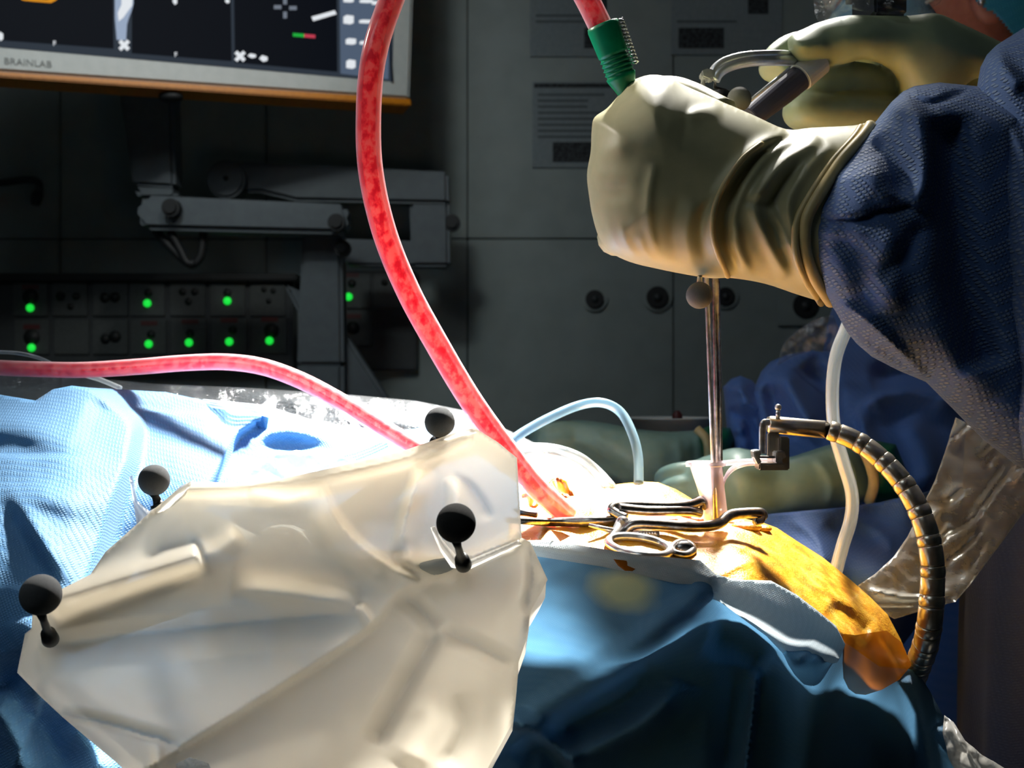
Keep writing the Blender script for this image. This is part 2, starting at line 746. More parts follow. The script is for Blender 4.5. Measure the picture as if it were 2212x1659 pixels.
def text_mesh(s, size, origin, ux, uy, depth=0.0004):
    """flat lettering as a mesh: origin = baseline start, ux / uy in-plane unit vectors"""
    cu = bpy.data.curves.new('lettering', 'FONT')
    cu.body = s
    cu.size = size
    cu.extrude = depth
    o = bpy.data.objects.new('tmp', cu)
    COL.objects.link(o)
    dg = bpy.context.evaluated_depsgraph_get()
    dg.update()
    me = bpy.data.meshes.new_from_object(o.evaluated_get(dg))
    bpy.data.objects.remove(o)
    ux, uy = Vector(ux), Vector(uy)
    uz = ux.cross(uy).normalized()
    M = Matrix((ux, uy, uz)).transposed().to_4x4()
    M.translation = Vector(origin)
    me.transform(M)
    return me

# ------------------------------------------------------------------ materials
M = {}
M['wall'] = principled('wall_paint', (138, 148, 146), 0.55, col2=(130, 140, 138), nscale=3)
M['floor'] = principled('floor_vinyl', (90, 98, 100), 0.35, col2=(80, 88, 92), nscale=8)
M['ceiling'] = principled('ceiling_paint', (120, 122, 120), 0.7, col2=(112, 114, 112), nscale=5)
M['grey_enamel'] = principled('grey_enamel', (88, 97, 102), 0.5, col2=(82, 90, 96), nscale=10)
M['white_enamel'] = principled('white_enamel', (205, 208, 204), 0.4, col2=(198, 202, 198), nscale=12)
M['black_rubber'] = principled('black_rubber', (18, 20, 22), 0.6, col2=(26, 28, 30), nscale=60)
M['dark_panel'] = principled('dark_panel', (50, 54, 56), 0.5, col2=(44, 48, 50), nscale=20)
M['socket'] = principled('socket_plastic', (58, 62, 62), 0.45, col2=(66, 70, 70), nscale=30)
M['red_label'] = principled('red_label', (82, 30, 30), 0.5, col2=(70, 24, 24), nscale=60)
M['orange_trim'] = principled('orange_trim', (226, 140, 20), 0.4, col2=(214, 128, 14), nscale=30)
M['led'] = principled('green_led', (20, 200, 60), 0.3, emit=(30, 235, 70), estr=0.9)
M['paper'] = principled('poster_paper', (128, 138, 142), 0.8, col2=(120, 130, 134), nscale=20)
M['print'] = principled('poster_print', (88, 96, 100), 0.8, col2=(80, 88, 92), nscale=50)
M['print_dark'] = principled('poster_picture', (14, 16, 18), 0.8, col2=(60, 66, 70), nscale=28)
for nm, c, s in (('scr_black', (6, 10, 18), 1.0), ('scr_bar', (78, 92, 112), 1.0), ('scr_line', (44, 52, 62), 1.0), ('scr_white', (225, 230, 235), 1.0),
                 ('scr_scan', (150, 166, 190), 1.0), ('scr_orange', (215, 140, 25), 1.0), ('scr_green', (30, 170, 60), 1.0), ('scr_red', (190, 60, 80), 1.0), ('scr_grey', (110, 118, 130), 1.0)):
    M[nm] = principled(nm, (4, 4, 5), 0.5, emit=c, estr=s, spec=0.05)
M['letter'] = principled('bezel_lettering', (120, 122, 120), 0.5, col2=(112, 114, 112), nscale=80)
M['glove'] = principled('latex_glove', (178, 173, 134), 0.45, col2=(170, 166, 128), nscale=25, bump=0.08, bscale=900, spec=0.4)
M['glove_olive'] = principled('latex_glove_olive', (158, 170, 136), 0.45, col2=(150, 162, 130), nscale=25, bump=0.06, bscale=900, spec=0.4)
M['glove_green'] = principled('latex_glove_sage', (140, 174, 164), 0.45, col2=(132, 166, 156), nscale=25, spec=0.4)
M['glove_rim'] = principled('latex_rim', (206, 186, 130), 0.45, col2=(196, 176, 122), nscale=40)
M['green_under'] = principled('green_underglove', (24, 112, 72), 0.45, col2=(18, 98, 62), nscale=40)
M['gown'] = cloth_mat('gown_fabric', (66, 98, 152), (126, 146, 172), 0.0019, 0.06, 0.9, 0.45, 0.75)
M['gown_shaded'] = cloth_mat('gown_fabric_shaded', (34, 50, 88), (44, 62, 102), 0.0019, 0.0, 0.3, 0.45, 0.5)  # same gown fabric, colour darkened to stand for shade
M['gown_far'] = cloth_mat('gown_fabric_far', (76, 116, 186), (108, 142, 200), 0.0018, 0.06, 0.4, 0.3, 0.3)
M['cuff_knit'] = cloth_mat('cuff_knit', (170, 180, 184), (210, 214, 212), 0.0012, 0.1, 0.9, 0.2, 0.6)
M['drape'] = cloth_mat('drape_fabric', (92, 152, 205), (120, 176, 222), 0.0012, 0.11, 0.55, 0.6, 0.5)
M['drape_front'] = cloth_mat('drape_fabric_front', (64, 122, 172), (84, 138, 182), 0.0008, 0.30, 0.30, 0.6, 0.3)
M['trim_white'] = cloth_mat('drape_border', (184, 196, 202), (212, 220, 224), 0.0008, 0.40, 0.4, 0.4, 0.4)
M['gauze'] = film_mat('gauze', (240, 242, 244), 0.55, 0.0, 0.0, 0.9, 0.3)
M['bag'] = film_mat('milky_bag_film', (230, 222, 206), 0.68, 0.04, 0.03, 0.45)
M['bag_inner'] = film_mat('milky_inner_film', (226, 218, 201), 0.6, 0.45, 0.03, 0.45)
M['bag_flap'] = film_mat('milky_flap_film', (232, 230, 224), 0.62, 0.25, 0.08, 0.25)
M['clear_film'] = clear_mat('clear_drape_film', (240, 244, 248), 0.10, 0.55, 0.12, 0.28, 0.5, 70.0, 0.4)
M['clear_bag'] = clear_mat('clear_bag_film', (238, 238, 232), 0.24, 0.66, 0.25, 0.8, 0.15, 40.0, 0.4)
M['clear_cover'] = clear_mat('clear_cover_film', (238, 240, 240), 0.06, 0.5, 0.10, 0.3, 0.3, 60.0, 0.35)
M['clear_tube'] = clear_mat('clear_tubing', (228, 234, 236), 0.28, 0.92, 0.15, 0.75, 0.0, 100, 0.5)
M['blue_tube'] = clear_mat('pale_blue_tubing', (150, 180, 196), 0.55, 0.98, 0.2, 0.8, 0.0, 100, 0.5)
M['sheath'] = clear_mat('clear_sheath', (244, 236, 238), 0.34, 0.97, 0.06, 0.7, 0.0, 100, 0.5)
M['sheath_solid'] = clear_mat('clear_sheath_thick', (246, 240, 244), 0.5, 0.98, 0.06, 0.6, 0.0, 100, 0.5)
M['chrome'] = principled('satin_chrome', (235, 236, 238), 0.32, 0.7, col2=(222, 224, 226), nscale=60)
M['steel'] = principled('surgical_steel', (222, 222, 222), 0.30, 0.85, col2=(180, 180, 182), nscale=60)
M['steel_dark'] = principled('worn_steel', (176, 172, 168), 0.28, 1.0, col2=(132, 130, 128), nscale=80)
M['steel_arm'] = principled('brushed_steel', (206, 197, 182), 0.28, 0.92, col2=(192, 184, 170), nscale=90)
M['groove'] = principled('joint_groove', (40, 38, 36), 0.5, 0.6, col2=(32, 30, 28), nscale=60)
M['ball'] = principled('marker_grey', (104, 106, 108), 0.75, col2=(92, 94, 96), nscale=700, bump=0.5, bscale=2500, spec=0.2)
M['ball_light'] = principled('marker_pale_grey', (122, 122, 117), 0.75, col2=(112, 112, 108), nscale=700, bump=0.4, bscale=2500, spec=0.2)
M['ball_dark'] = principled('marker_charcoal', (58, 58, 58), 0.8, col2=(48, 48, 48), nscale=700, bump=0.5, bscale=2500, spec=0.15)
M['post'] = principled('marker_post', (24, 24, 25), 0.5, col2=(32, 32, 33), nscale=100)
M['connector'] = principled('green_connector', (14, 160, 108), 0.35, col2=(12, 146, 98), nscale=30)
M['device'] = principled('grey_handpiece', (70, 70, 86), 0.6, col2=(64, 64, 80), nscale=20)
M['device_band'] = principled('handpiece_band', (196, 200, 204), 0.35, col2=(186, 190, 196), nscale=20)
M['camera_black'] = principled('camera_black', (22, 26, 34), 0.4, col2=(28, 32, 40), nscale=30)
M['skin'] = principled('skin', (176, 122, 108), 0.5, col2=(166, 110, 98), nscale=30, bump=0.1, bscale=800)
M['cap'] = cloth_mat('surgical_cap', (40, 140, 180), (64, 160, 196), 0.0025, 0.1, 0.3, 0.4, 0.4)
M['mask'] = cloth_mat('surgical_mask', (130, 176, 200), (150, 192, 212), 0.0025, 0.1, 0.3, 0.4, 0.4)


def tube_blood(name):
    m, nt, out = new_mat(name)
    v = coords(nt, (55.0, 55.0, 42.0))
    a = N(nt, 'ShaderNodeTexNoise')
    a.inputs['Detail'].default_value = 3
    a.inputs['Roughness'].default_value = 0.55
    nt.links.new(v, a.inputs['Vector'])
    c = ramp(nt, a.outputs['Fac'], [(0.38, rgba((216, 36, 80))), (0.47, rgba((248, 100, 116))), (0.58, rgba((255, 190, 176)))])
    b = N(nt, 'ShaderNodeBsdfDiffuse')
    nt.links.new(c, b.inputs['Color'])
    t = N(nt, 'ShaderNodeBsdfTranslucent')
    nt.links.new(c, t.inputs['Color'])
    s = N(nt, 'ShaderNodeMixShader')
    s.inputs[0].default_value = 0.5
    nt.links.new(b.outputs[0], s.inputs[1])
    nt.links.new(t.outputs[0], s.inputs[2])
    nt.links.new(s.outputs[0], out.inputs[0])
    return m


M['blood'] = tube_blood('blood_in_tube')
M['tube_wall'] = clear_mat('suction_tube_wall', (255, 232, 238), 0.10, 1.0, 0.12, 0.9, 0.0, 100, 0.5)


def iodine(name, c1, c2, c3, rough):
    m, nt, out = new_mat(name)
    v = coords(nt, 26.0)
    a = N(nt, 'ShaderNodeTexNoise')
    a.inputs['Detail'].default_value = 5
    nt.links.new(v, a.inputs['Vector'])
    c = ramp(nt, a.outputs['Fac'], [(0.33, rgba(c1)), (0.52, rgba(c2)), (0.68, rgba(c3))])
    b = N(nt, 'ShaderNodeBsdfPrincipled', Roughness=rough)
    b.inputs['Subsurface Weight'].default_value = 0.15
    b.inputs['Subsurface Radius'].default_value = (0.006, 0.003, 0.001)
    b.inputs['Coat Weight'].default_value = 0.35
    b.inputs['Coat Roughness'].default_value = 0.12
    nt.links.new(c, b.inputs['Base Color'])
    v2 = coords(nt, 190.0)
    z = N(nt, 'ShaderNodeTexNoise')
    z.inputs['Detail'].default_value = 3
    nt.links.new(v2, z.inputs['Vector'])
    bp = N(nt, 'ShaderNodeBump')
    bp.inputs['Strength'].default_value = 0.35
    bp.inputs['Distance'].default_value = 0.0015
    nt.links.new(z.outputs['Fac'], bp.inputs['Height'])
    nt.links.new(bp.outputs[0], b.inputs['Normal'])
    nt.links.new(b.outputs[0], out.inputs[0])
    return m


M['iodine'] = iodine('iodine_film_on_skin', (206, 130, 18), (232, 166, 36), (242, 192, 76), 0.35)
M['iodine_flap'] = film_mat('iodine_film_flap', (186, 104, 10), 0.35, 0.12, 0.08, 0.25)
M['wound'] = principled('wound_tissue', (206, 110, 104), 0.3, col2=(232, 160, 140), nscale=90, bump=0.5, bscale=300, coat=0.5)


# ------------------------------------------------------------------ the room
WD = 2.60


def struct(o):
    o['kind'] = 'structure'
    return o


def slab(name, mat, x0, x1, y0, y1, z0, z1, parent=None, bevel=0.0):
    return MB().box(((x0 + x1) / 2, (y0 + y1) / 2, (z0 + z1) / 2), ((x1 - x0) / 2, 0, 0), (0, (y1 - y0) / 2, 0), (0, 0, (z1 - z0) / 2)).build(name, mat, parent, bevel, smooth=False)


struct(slab('floor', M['floor'], -2.6, 2.6, -2.2, WD + 0.1, -0.08, 0.0))
struct(slab('ceiling', M['ceiling'], -2.6, 2.6, -2.2, WD + 0.1, 2.9, 2.98))
wb = struct(slab('wall_back', M['dark_panel'], -2.6, 2.6, WD + 0.012, WD + 0.1, 0.0, 2.9))
struct(slab('wall_left', M['wall'], -2.7, -2.6, -2.2, WD + 0.1, 0.0, 2.9))
struct(slab('wall_right', M['wall'], 2.6, 2.7, -2.2, WD + 0.1, 0.0, 2.9))
struct(slab('wall_front', M['wall'], -2.7, 2.7, -2.3, -2.2, 0.0, 2.9))


def wx(px):
    return P(px, 0, WD).x


def wz(py):
    return P(0, py, WD).z


xs = [-2.6, wx(-420), wx(130), wx(575), wx(1010), wx(1455), wx(1900), 2.6]
zs = [0.0, wz(1020), wz(516), wz(-420), 2.9]
for i in range(len(xs) - 1):
    for j in range(len(zs) - 1):
        g = 0.0015
        slab('wall_panel', M['wall'], xs[i] + g, xs[i + 1] - g, WD, WD + 0.012, zs[j] + g, zs[j + 1] - g, wb, 0.002)


def pxprism(mb, pts, d, thick, d2=None):
    """outline in photo pixels at distance d, extruded straight back by thick"""
    a = [P(x, y, d) for x, y in pts]
    b = [p + Vector((0, thick, 0)) for p in a]
    return mb.prism(a, b)


def pxbox(mb, x0, y0, x1, y1, d, thick):
    return pxprism(mb, [(x0, y0), (x1, y0), (x1, y1), (x0, y1)], d, thick)


def disc(mb, px, py, d, rpx, thick, seg=28):
    """short cylinder facing the viewer"""
    c = P(px, py, d)
    r = rpx * d / FPX
    return mb.tube([c, c + Vector((0, thick, 0))], r, seg)


# --- monitor (plane through the photographed edges, turned and tilted)
O0, O1 = P(0, 168, 1.92), P(888, 229, 2.20)
mu = (O1 - O0).normalized()
lo, hi = 1.6, 2.9
base = O0 + mu * 0.38
for _ in range(60):
    mid = (lo + hi) / 2
    w = (P(478, -160, mid) - base)
    if w.dot(mu) * 1 > 0:
        hi = mid
    else:
        lo = mid
mv = (P(478, -160, (lo + hi) / 2) - base)
mv = (mv - mu * mv.dot(mu)).normalized()
mn = mu.cross(mv).normalized()
if mn.y > 0:
    mn = -mn                                    # towards the viewer


def mp(px, py, off=0.0):
    """photo pixel -> point on the monitor plane, off metres in front of it"""
    ray = P(px, py, 1.0) - Vector((0, 0, CZ))
    t = (O0 - Vector((0, 0, CZ))).dot(mn) / ray.dot(mn)
    return Vector((0, 0, CZ)) + ray * t + mn * off


def mprism(mb, pts, f, b):
    return mb.prism([mp(x, y) + mn * f for x, y in pts], [mp(x, y) + mn * b for x, y in pts])


mon = thing('monitor', 'wide navigation monitor with grey frame, orange lower edge and dark scan views', 'monitor', mp(400, 195))
TOPY = -420
mprism(MB(), [(-560, TOPY - 30), (905, TOPY + 60), (886, 214), (-560, 118)], 0.0, -0.05).build('housing', M['white_enamel'], mon, 0.006)
mprism(MB(), [(-560, 118), (886, 214), (888, 229), (-560, 128)], 0.003, -0.05).build('edge_strip', M['orange_trim'], mon, 0.002)
scr = mprism(MB(), [(-500, TOPY), (862, TOPY + 90), (846, 176), (-500, 58)], 0.002, -0.001).build('screen', M['scr_line'], mon, smooth=False)
for q in ([(-490, TOPY + 5), (240, TOPY + 50), (245, 106), (-490, 52)], [(288, TOPY + 50), (492, TOPY + 60), (500, 133), (284, 116)], [(500, TOPY + 60), (724, TOPY + 80), (728, 156), (507, 136)]):
    mprism(MB(), q, 0.003, 0.0).build('scan_view', M['scr_black'], scr, smooth=False)
mprism(MB(), [(730, TOPY + 80), (850, TOPY + 88), (838, 172), (735, 160)], 0.003, 0.0).build('tool_bar', M['scr_bar'], scr, smooth=False)
mprism(MB(), [(246, TOPY + 50), (290, TOPY + 50), (288, 10), (284, 25), (278, 40), (274, 55), (272, 88), (252, 87), (248, 40)], 0.004, 0.0).build('scan_image', M['scr_scan'], scr, smooth=False)
mprism(MB(), [(262, -20), (287, -20), (285, 14), (276, 26), (266, 40), (256, 48), (254, 30), (262, 12)], 0.0045, 0.0).build('scan_image', M['scr_white'], scr, smooth=False)
mprism(MB(), [(672, 38), (722, 24), (726, 32), (676, 47)], 0.004, 0.0).build('pointer_line', M['scr_white'], scr, smooth=False)
mprism(MB(), [(632, 73), (656, 75), (656, 82), (632, 80)], 0.004, 0.0).build('scale_bar', M['scr_green'], scr, smooth=False)
mprism(MB(), [(656, 75), (680, 77), (680, 84), (656, 82)], 0.004, 0.0).build('scale_bar', M['scr_red'], scr, smooth=False)
mprism(MB(), [(44, -10), (62, -4), (72, 0), (100, 2), (128, -4), (120, 3), (110, 8), (72, 5), (52, 3), (46, 1)], 0.004, 0.0).build('outline_mark', M['scr_orange'], scr, smooth=False)
mk = MB()
for cx, cy, sx, sy in ((615, 4, 4, 7), (615, 34, 4, 7), (599, 17, 8, 4), (632, 19, 8, 4)):
    mprism(mk, [(cx - sx, cy - sy), (cx + sx, cy - sy), (cx + sx, cy + sy), (cx - sx, cy + sy)], 0.004, 0.0)
mk.build('move_cross', M['scr_grey'], scr, smooth=False)
for cx, cy in ((268, 99), (518, 123)):                 # four-arrow icons
    mk = MB()
    for a in (0.785, 2.356):
        dx, dy = math.cos(a) * 13, math.sin(a) * 13
        nx, ny = -math.sin(a) * 4, math.cos(a) * 4
        mprism(mk, [(cx - dx - nx, cy - dy - ny), (cx + dx - nx, cy + dy - ny), (cx + dx + nx, cy + dy + ny), (cx - dx + nx, cy - dy + ny)], 0.004, 0.0)
    mk.build('view_icon', M['scr_white'], scr, smooth=False)
for cx, cy, w, h in ((543, 122, 9, 5), (568, 128, 9, 7), (377, 4, 5, 8), (490, 4, 5, 5), (1, 80, 6, 10)):
    mprism(MB(), [(cx - w, cy), (cx - w * 0.3, cy - h), (cx + w, cy - h * 0.5), (cx + w, cy + h * 0.6), (cx, cy + h)], 0.004, 0.0).build('view_icon', M['scr_white'], scr, smooth=False)
for cx, cy, w, h in ((752, 44, 11, 10), (757, 91, 11, 7), (757, 140, 10, 10), (752, 2, 11, 5), (788, 48, 13, 4), (784, 94, 8, 4), (790, 4, 14, 4), (810, 8, 8, 4)):
    mprism(MB(), [(cx - w, cy - h * 0.6), (cx - w * 0.4, cy - h), (cx + w, cy - h * 0.8), (cx + w, cy + h * 0.7), (cx + w * 0.3, cy + h), (cx - w, cy + h * 0.8)], 0.004, 0.0).build('tool_icon', M['scr_white'], scr, smooth=False)
mprism(MB(), [(838, 60), (841, 60), (848, 178), (845, 178)], 0.005, 0.0).build('scroll_line', M['scr_black'], scr, smooth=False)
for s, x, y, sz in (('F', 114, 100, 0.012), ('F', 376, 124, 0.012)):
    finish('view_letter', text_mesh(s, sz, mp(x, y, 0.004), mu, mv), M['scr_white'], scr, False)
finish('lettering', text_mesh('BRAINLAB', 0.0165, mp(8, 139, 0.001), mu, mv), M['letter'], mon, False)
MB().sphere(mp(372, 201, -0.02), 0.014, 16, 10, (1.6, 1, 0.7)).build('tilt_knob', M['black_rubber'], mon)

# --- monitor stand behind it
st = thing('jointed_stand', 'pale jointed floor stand with black knobs below the monitor', 'stand', (P(690, 0, 2.28).x, 2.28, 0.0))
pxprism(MB(), [(252, 175), (372, 180), (378, 405), (285, 400)], 2.22, 0.06).build('upper_post', M['grey_enamel'], st, 0.008)
pxprism(MB(), [(296, 436), (312, 420), (745, 440), (755, 470), (740, 505), (310, 495), (292, 470)], 2.16, 0.07).build('lower_beam', M['grey_enamel'], st, 0.01)
pxprism(MB(), [(283, 402), (380, 406), (382, 432), (300, 432)], 2.20, 0.07).build('elbow_block', M['grey_enamel'], st, 0.01)
pxprism(MB(), [(470, 345), (560, 350), (968, 370), (970, 440), (640, 434), (560, 415), (500, 418)], 2.33, 0.05).build('rear_beam', M['grey_enamel'], st, 0.008)
disc(MB(), 487, 386, 2.31, 42, 0.06).build('pivot_disc', M['grey_enamel'], st, 0.006)
disc(MB(), 487, 384, 2.305, 5, 0.02, 12).build('pivot_screw', M['black_rubber'], st)
pxprism(MB(), [(882, 372), (970, 372), (972, 575), (888, 575)], 2.34, 0.05).build('rear_post', M['grey_enamel'], st, 0.008)
pxprism(MB(), [(740, 515), (900, 520), (968, 545), (968, 578), (745, 572)], 2.36, 0.05).build('cross_beam', M['grey_enamel'], st, 0.006)
pxprism(MB(), [(652, 490), (738, 490), (742, 790), (640, 790)], 2.24, 0.06).build('column', M['grey_enamel'], st, 0.008)
pxprism(MB(), [(610, 612), (700, 650), (850, 880), (760, 900)], 2.28, 0.05).build('diagonal_strut', M['grey_enamel'], st, 0.008)
zb = 829.5 + CZ / 2.24 * FPX
pxprism(MB(), [(640, 780), (742, 780), (742, zb), (640, zb)], 2.24, 0.08).build('foot_column', M['grey_enamel'], st, 0.01)
MB().box((P(690, 0, 2.28).x, 2.28, 0.02), (0.22, 0, 0), (0, 0.22, 0), (0, 0, 0.02)).build('foot_plate', M['grey_enamel'], st, 0.01)
for cx, cy, r, d in ((366, 447, 20, 2.13), (725, 479, 19, 2.13), (738, 535, 18, 2.20), (976, 480, 18, 2.34)):
    k = MB()
    disc(k, cx, cy, d, r, 0.03, 20)
    k.build('clamp_knob', M['black_rubber'], st, 0.006)
cb = MB().tube(ppath([(335, 498, 2.2), (365, 530, 2.2), (395, 560, 2.2), (415, 572, 2.2), (432, 556, 2.2), (438, 525, 2.2), (440, 500, 2.2)], 40), 0.008, 10)
cb.tube(ppath([(368, 500, 2.19), (390, 540, 2.19), (404, 566, 2.19), (420, 570, 2.19)], 24), 0.0075, 10)
cb.build('cable_loop', M['black_rubber'], st)

# --- wall-mounted hook
hk = thing('wall_hook', 'small dark curved hook lamp on the wall at the left frame edge', 'wall lamp', P(40, 440, 2.55))
MB().tube(ppath([(-60, 402, 2.55), (10, 394, 2.52), (60, 388, 2.50), (82, 394, 2.49), (86, 412, 2.48)], 30), 0.008, 12).build('arm', M['dark_panel'], hk)
MB().tube([P(84, 408, 2.48), P(80, 424, 2.475), P(76, 441, 2.47)], [0.009, 0.013, 0.010], 14).build('head', M['dark_panel'], hk)
MB().tube([P(-60, 402, 2.55), P(-60, 402, 2.60)], 0.03, 16).build('wall_plate', M['dark_panel'], hk)

# --- supply panel with sockets
sp = thing('supply_panel', 'dark wall supply panel with rows of sockets and green lights', 'socket panel', P(300, 800, WD - 0.06))
pxbox(MB(), -520, 604, 632, 800, WD - 0.06, 0.058).build('housing', M['dark_panel'], sp, 0.004)
pxbox(MB(), -520, 590, 640, 606, WD - 0.085, 0.084).build('top_ledge', M['black_rubber'], sp, 0.003)
pxbox(MB(), 700, 585, 900, 800, WD - 0.03, 0.028).build('side_housing', M['dark_panel'], sp, 0.004)
DS = WD - 0.066


def socket(cx, cy, led=None, wells=(), red=None, d=DS):
    s = pxbox(MB(), cx - 38, cy - 38, cx + 38, cy + 38, d, 0.008).build('socket_plate', M['socket'], sp, 0.002)
    for wx_, wy_, r in wells:
        k = MB()
        disc(k, wx_, wy_, d - 0.002, r, 0.006, 18)
        k.build('socket_hole', M['black_rubber'], s)
    if red:
        pxbox(MB(), red[0] - 18, red[1] - 5, red[0] + 18, red[1] + 5, d - 0.001, 0.004).build('red_tag', M['red_label'], s, smooth=False)
    if led:
        MB().sphere(P(led[0], led[1], d - 0.003), 0.0088, 16, 10, (1, 0.7, 1)).build('indicator_light', M['led'], s)
    return s


socket(65, 645, (65, 665), [(65, 641, 17)], (65, 620))
socket(150, 645, None, [(130, 640, 10), (164, 640, 8), (152, 662, 7)])
socket(238, 645, None, [(226, 643, 11), (248, 642, 11)])
socket(318, 645, (318, 655), [(320, 632, 9)])
socket(405, 645, None, [(394, 630, 8), (420, 630, 8), (407, 651, 8)])
socket(491, 645, (491, 650), [(491, 632, 9)])
socket(578, 645, None, [(570, 625, 6), (590, 628, 6), (580, 650, 6)])
socket(68, 728, (68, 751), [(68, 728, 18)], (68, 706))
socket(154, 728)
socket(238, 728, None, [(227, 732, 11), (248, 727, 13)])
socket(321, 728, (321, 743), [(326, 722, 9)], (322, 698))
socket(408, 726, (408, 740), [(410, 720, 9)], (410, 695))
socket(495, 726, (495, 738), [(502, 713, 9)], (495, 692))
socket(582, 726, (582, 736), [(586, 714, 16)], (582, 690))
socket(762, 628, (753, 641), [(760, 612, 9)], (757, 594), WD - 0.036)
socket(846, 628, None, [(830, 610, 7), (862, 612, 7)], None, WD - 0.036)
socket(764, 710, None, [(762, 708, 14)], (762, 683), WD - 0.036)

# --- printed notices
rnd = random.Random(3)


def notice(label, x0, y0, x1, y1, blocks, head=None):
    t = thing('notice', label, 'notice', P((x0 + x1) / 2, y1, WD - 0.004), 'printed notices on the back wall')
    pxbox(MB(), x0, y0, x1, y1, WD - 0.004, 0.0035).build('sheet', M['paper'], t, smooth=False)
    lines = MB()
    y = y0 + 26
    while y < y1 - 16:
        if not any(by0 - 8 < y < by1 + 8 for (_, by0, _, by1) in blocks):
            pxbox(lines, x0 + 12, y, x0 + 12 + (x1 - x0 - 26) * rnd.uniform(0.6, 1.0), y + 5, WD - 0.0046, 0.001)
        y += 13
    lines.build('print', M['print'], t, smooth=False)
    for b in blocks:
        pxbox(MB(), *b, WD - 0.0048, 0.001).build('picture', M['print_dark'], t, smooth=False)
    if head:
        pxbox(MB(), x0 + 4, head, x1 - 4, head + 9, WD - 0.0048, 0.001).build('heading_bar', M['print_dark'], t, smooth=False)


notice('grey printed notice left of the green tube connector', 1145, -60, 1310, 122, [(1262, 60, 1306, 104), (1290, -10, 1310, 22)])
notice('grey printed notice with dark pictures above the metal handle', 1450, -60, 1690, 118, [(1466, 60, 1564, 104), (1616, -10, 1660, 30)])
notice('grey printed notice with dark heading beside the gloved fist', 1150, 176, 1330, 362, [(1194, 307, 1290, 350)], 180)

# --- gas outlets on the wall
for lab, cx, cy, r, big in (('leftmost round dark wall outlet below the gloved fist', 1285, 646, 20, 0), ('round dark wall outlet just left of the marker ball', 1421, 642, 24, 0),
                            ('round dark wall outlet just right of the steel rods', 1568, 640, 20, 0), ('dark wall outlet on a square plate near the sleeve', 1742, 660, 28, 1)):
    t = thing('wall_outlet', lab, 'wall outlet', P(cx, cy + r, WD - 0.01), 'round outlets on the back wall')
    if big:
        pxbox(MB(), cx - 62, cy - 50, cx + 62, cy + 44, WD - 0.010, 0.009).build('plate', M['wall'], t, 0.002)
    else:
        k = MB()
        disc(k, cx, cy, WD - 0.008, r + 8, 0.007)
        k.build('plate', M['wall'], t, 0.002)
    k = MB()
    disc(k, cx, cy, WD - 0.016, r, 0.01)
    k.build('port', M['black_rubber'], t, 0.003)
    k = MB()
    disc(k, cx, cy, WD - 0.018, r * 0.4, 0.006, 16)
    k.build('port_core', M['dark_panel'], t)

from mathutils.bvhtree import BVHTree


def bvh_of(me):
    return BVHTree.FromPolygons([v.co.copy() for v in me.vertices], [tuple(p.vertices) for p in me.polygons])


def on_surface(tree, px, py, lift=0.0, default=0.5):
    o = Vector((0, 0, CZ))
    r = (P(px, py, 1.0) - o).normalized()
    h = tree.ray_cast(o, r)
    d = h[0].y if h[0] is not None else default
    return P(px, py, d - lift)


def surf_path(tree, pts, n=40, lift=0.0, default=0.5):
    return [on_surface(tree, q[0], q[1], lift, default) for q in spline(pts, n)]


def join(meshes):
    mb = MB()
    for me in meshes:
        mb.add([v.co.copy() for v in me.vertices], [tuple(p.vertices) for p in me.polygons])
    return mb


def smooth_join(mb, voxel=0.0013, it=4):
    me = mb.mesh('joined')
    return evalmesh(me, [('REMESH', dict(mode='VOXEL', voxel_size=voxel)), ('SMOOTH', dict(factor=0.6, iterations=it))])


# ================================================================== blue drape on the left
dr = tps([(-30, 848, .60), (150, 833, .60), (360, 848, .63), (600, 908, .64), (800, 945, .64), (1000, 905, .66), (1110, 950, .64),
          (-30, 1000, .50), (180, 1010, .505), (400, 1000, .55), (620, 1020, .58), (950, 1010, .57), (-30, 1250, .435), (150, 1250, .445), (-30, 1450, .425), (150, 1470, .43),
          (300, 1200, .50), (600, 1200, .50), (1110, 1150, .53), (-30, 1690, .432), (300, 1690, .44), (700, 1400, .50), (1080, 1350, .50), (1000, 1690, .49), (650, 1690, .47)])
me = sheet([(-420, 830), (-200, 850), (-40, 846), (77, 865), (114, 841), (155, 833), (191, 837), (358, 847), (468, 871), (529, 885), (610, 910), (745, 950), (793, 942), (900, 925), (1000, 905), (1110, 950), (1128, 1080), (1122, 1200), (1112, 1350), (1100, 1500), (1085, 1700), (-420, 1700)],
           dr, 8, [
    ([(204, 830), (290, 905), (290, 985), (258, 1080), (208, 1240), (165, 1345)], 46, 22, 130, 's', 0.0),
    ([(-90, 935), (40, 950), (185, 986)], -38, 46, 90, 's', (0.0, 0.75)),
    ([(-40, 984), (60, 990), (190, 987)], 7, 6, 50, 't', (0.0, 0.5)),
    ([(25, 1062), (120, 1102), (225, 1128)], -11, 38, 70, 's', (0.3, 0.5)),
    ([(5, 1050), (60, 1150), (135, 1270)], -18, 26, 60, 's', (0.3, 0.3)),
    ([(192, 850), (255, 872), (370, 866)], -22, 26, 60, 's', (0.2, 0.7)),
    ([(285, 886), (360, 894), (475, 899)], 6, 10, 60, 't'),
    ([(552, 915), (514, 943), (489, 990), (455, 1050)], 28, 10, 120, 's', 0.0),
    ([(525, 972), (610, 946), (752, 966)], -32, 24, 60, 's', (0.3, 0.5)),
    ([(60, 1330), (90, 1440), (60, 1540)], 10, 40, 40, 'g'),
    ([(0, 1420), (60, 1540), (180, 1680)], -14, 60, 60, 'g'),
    ([(-20, 1500), (40, 1600), (60, 1690)], 12, 40, 30, 'g'),
    ([(150, 1560), (240, 1690)], 10, 30, 40, 'g'),
], wobble=0.0015, wscale=9, skirt=[(0.01, -0.02), (0.03, -0.12)])
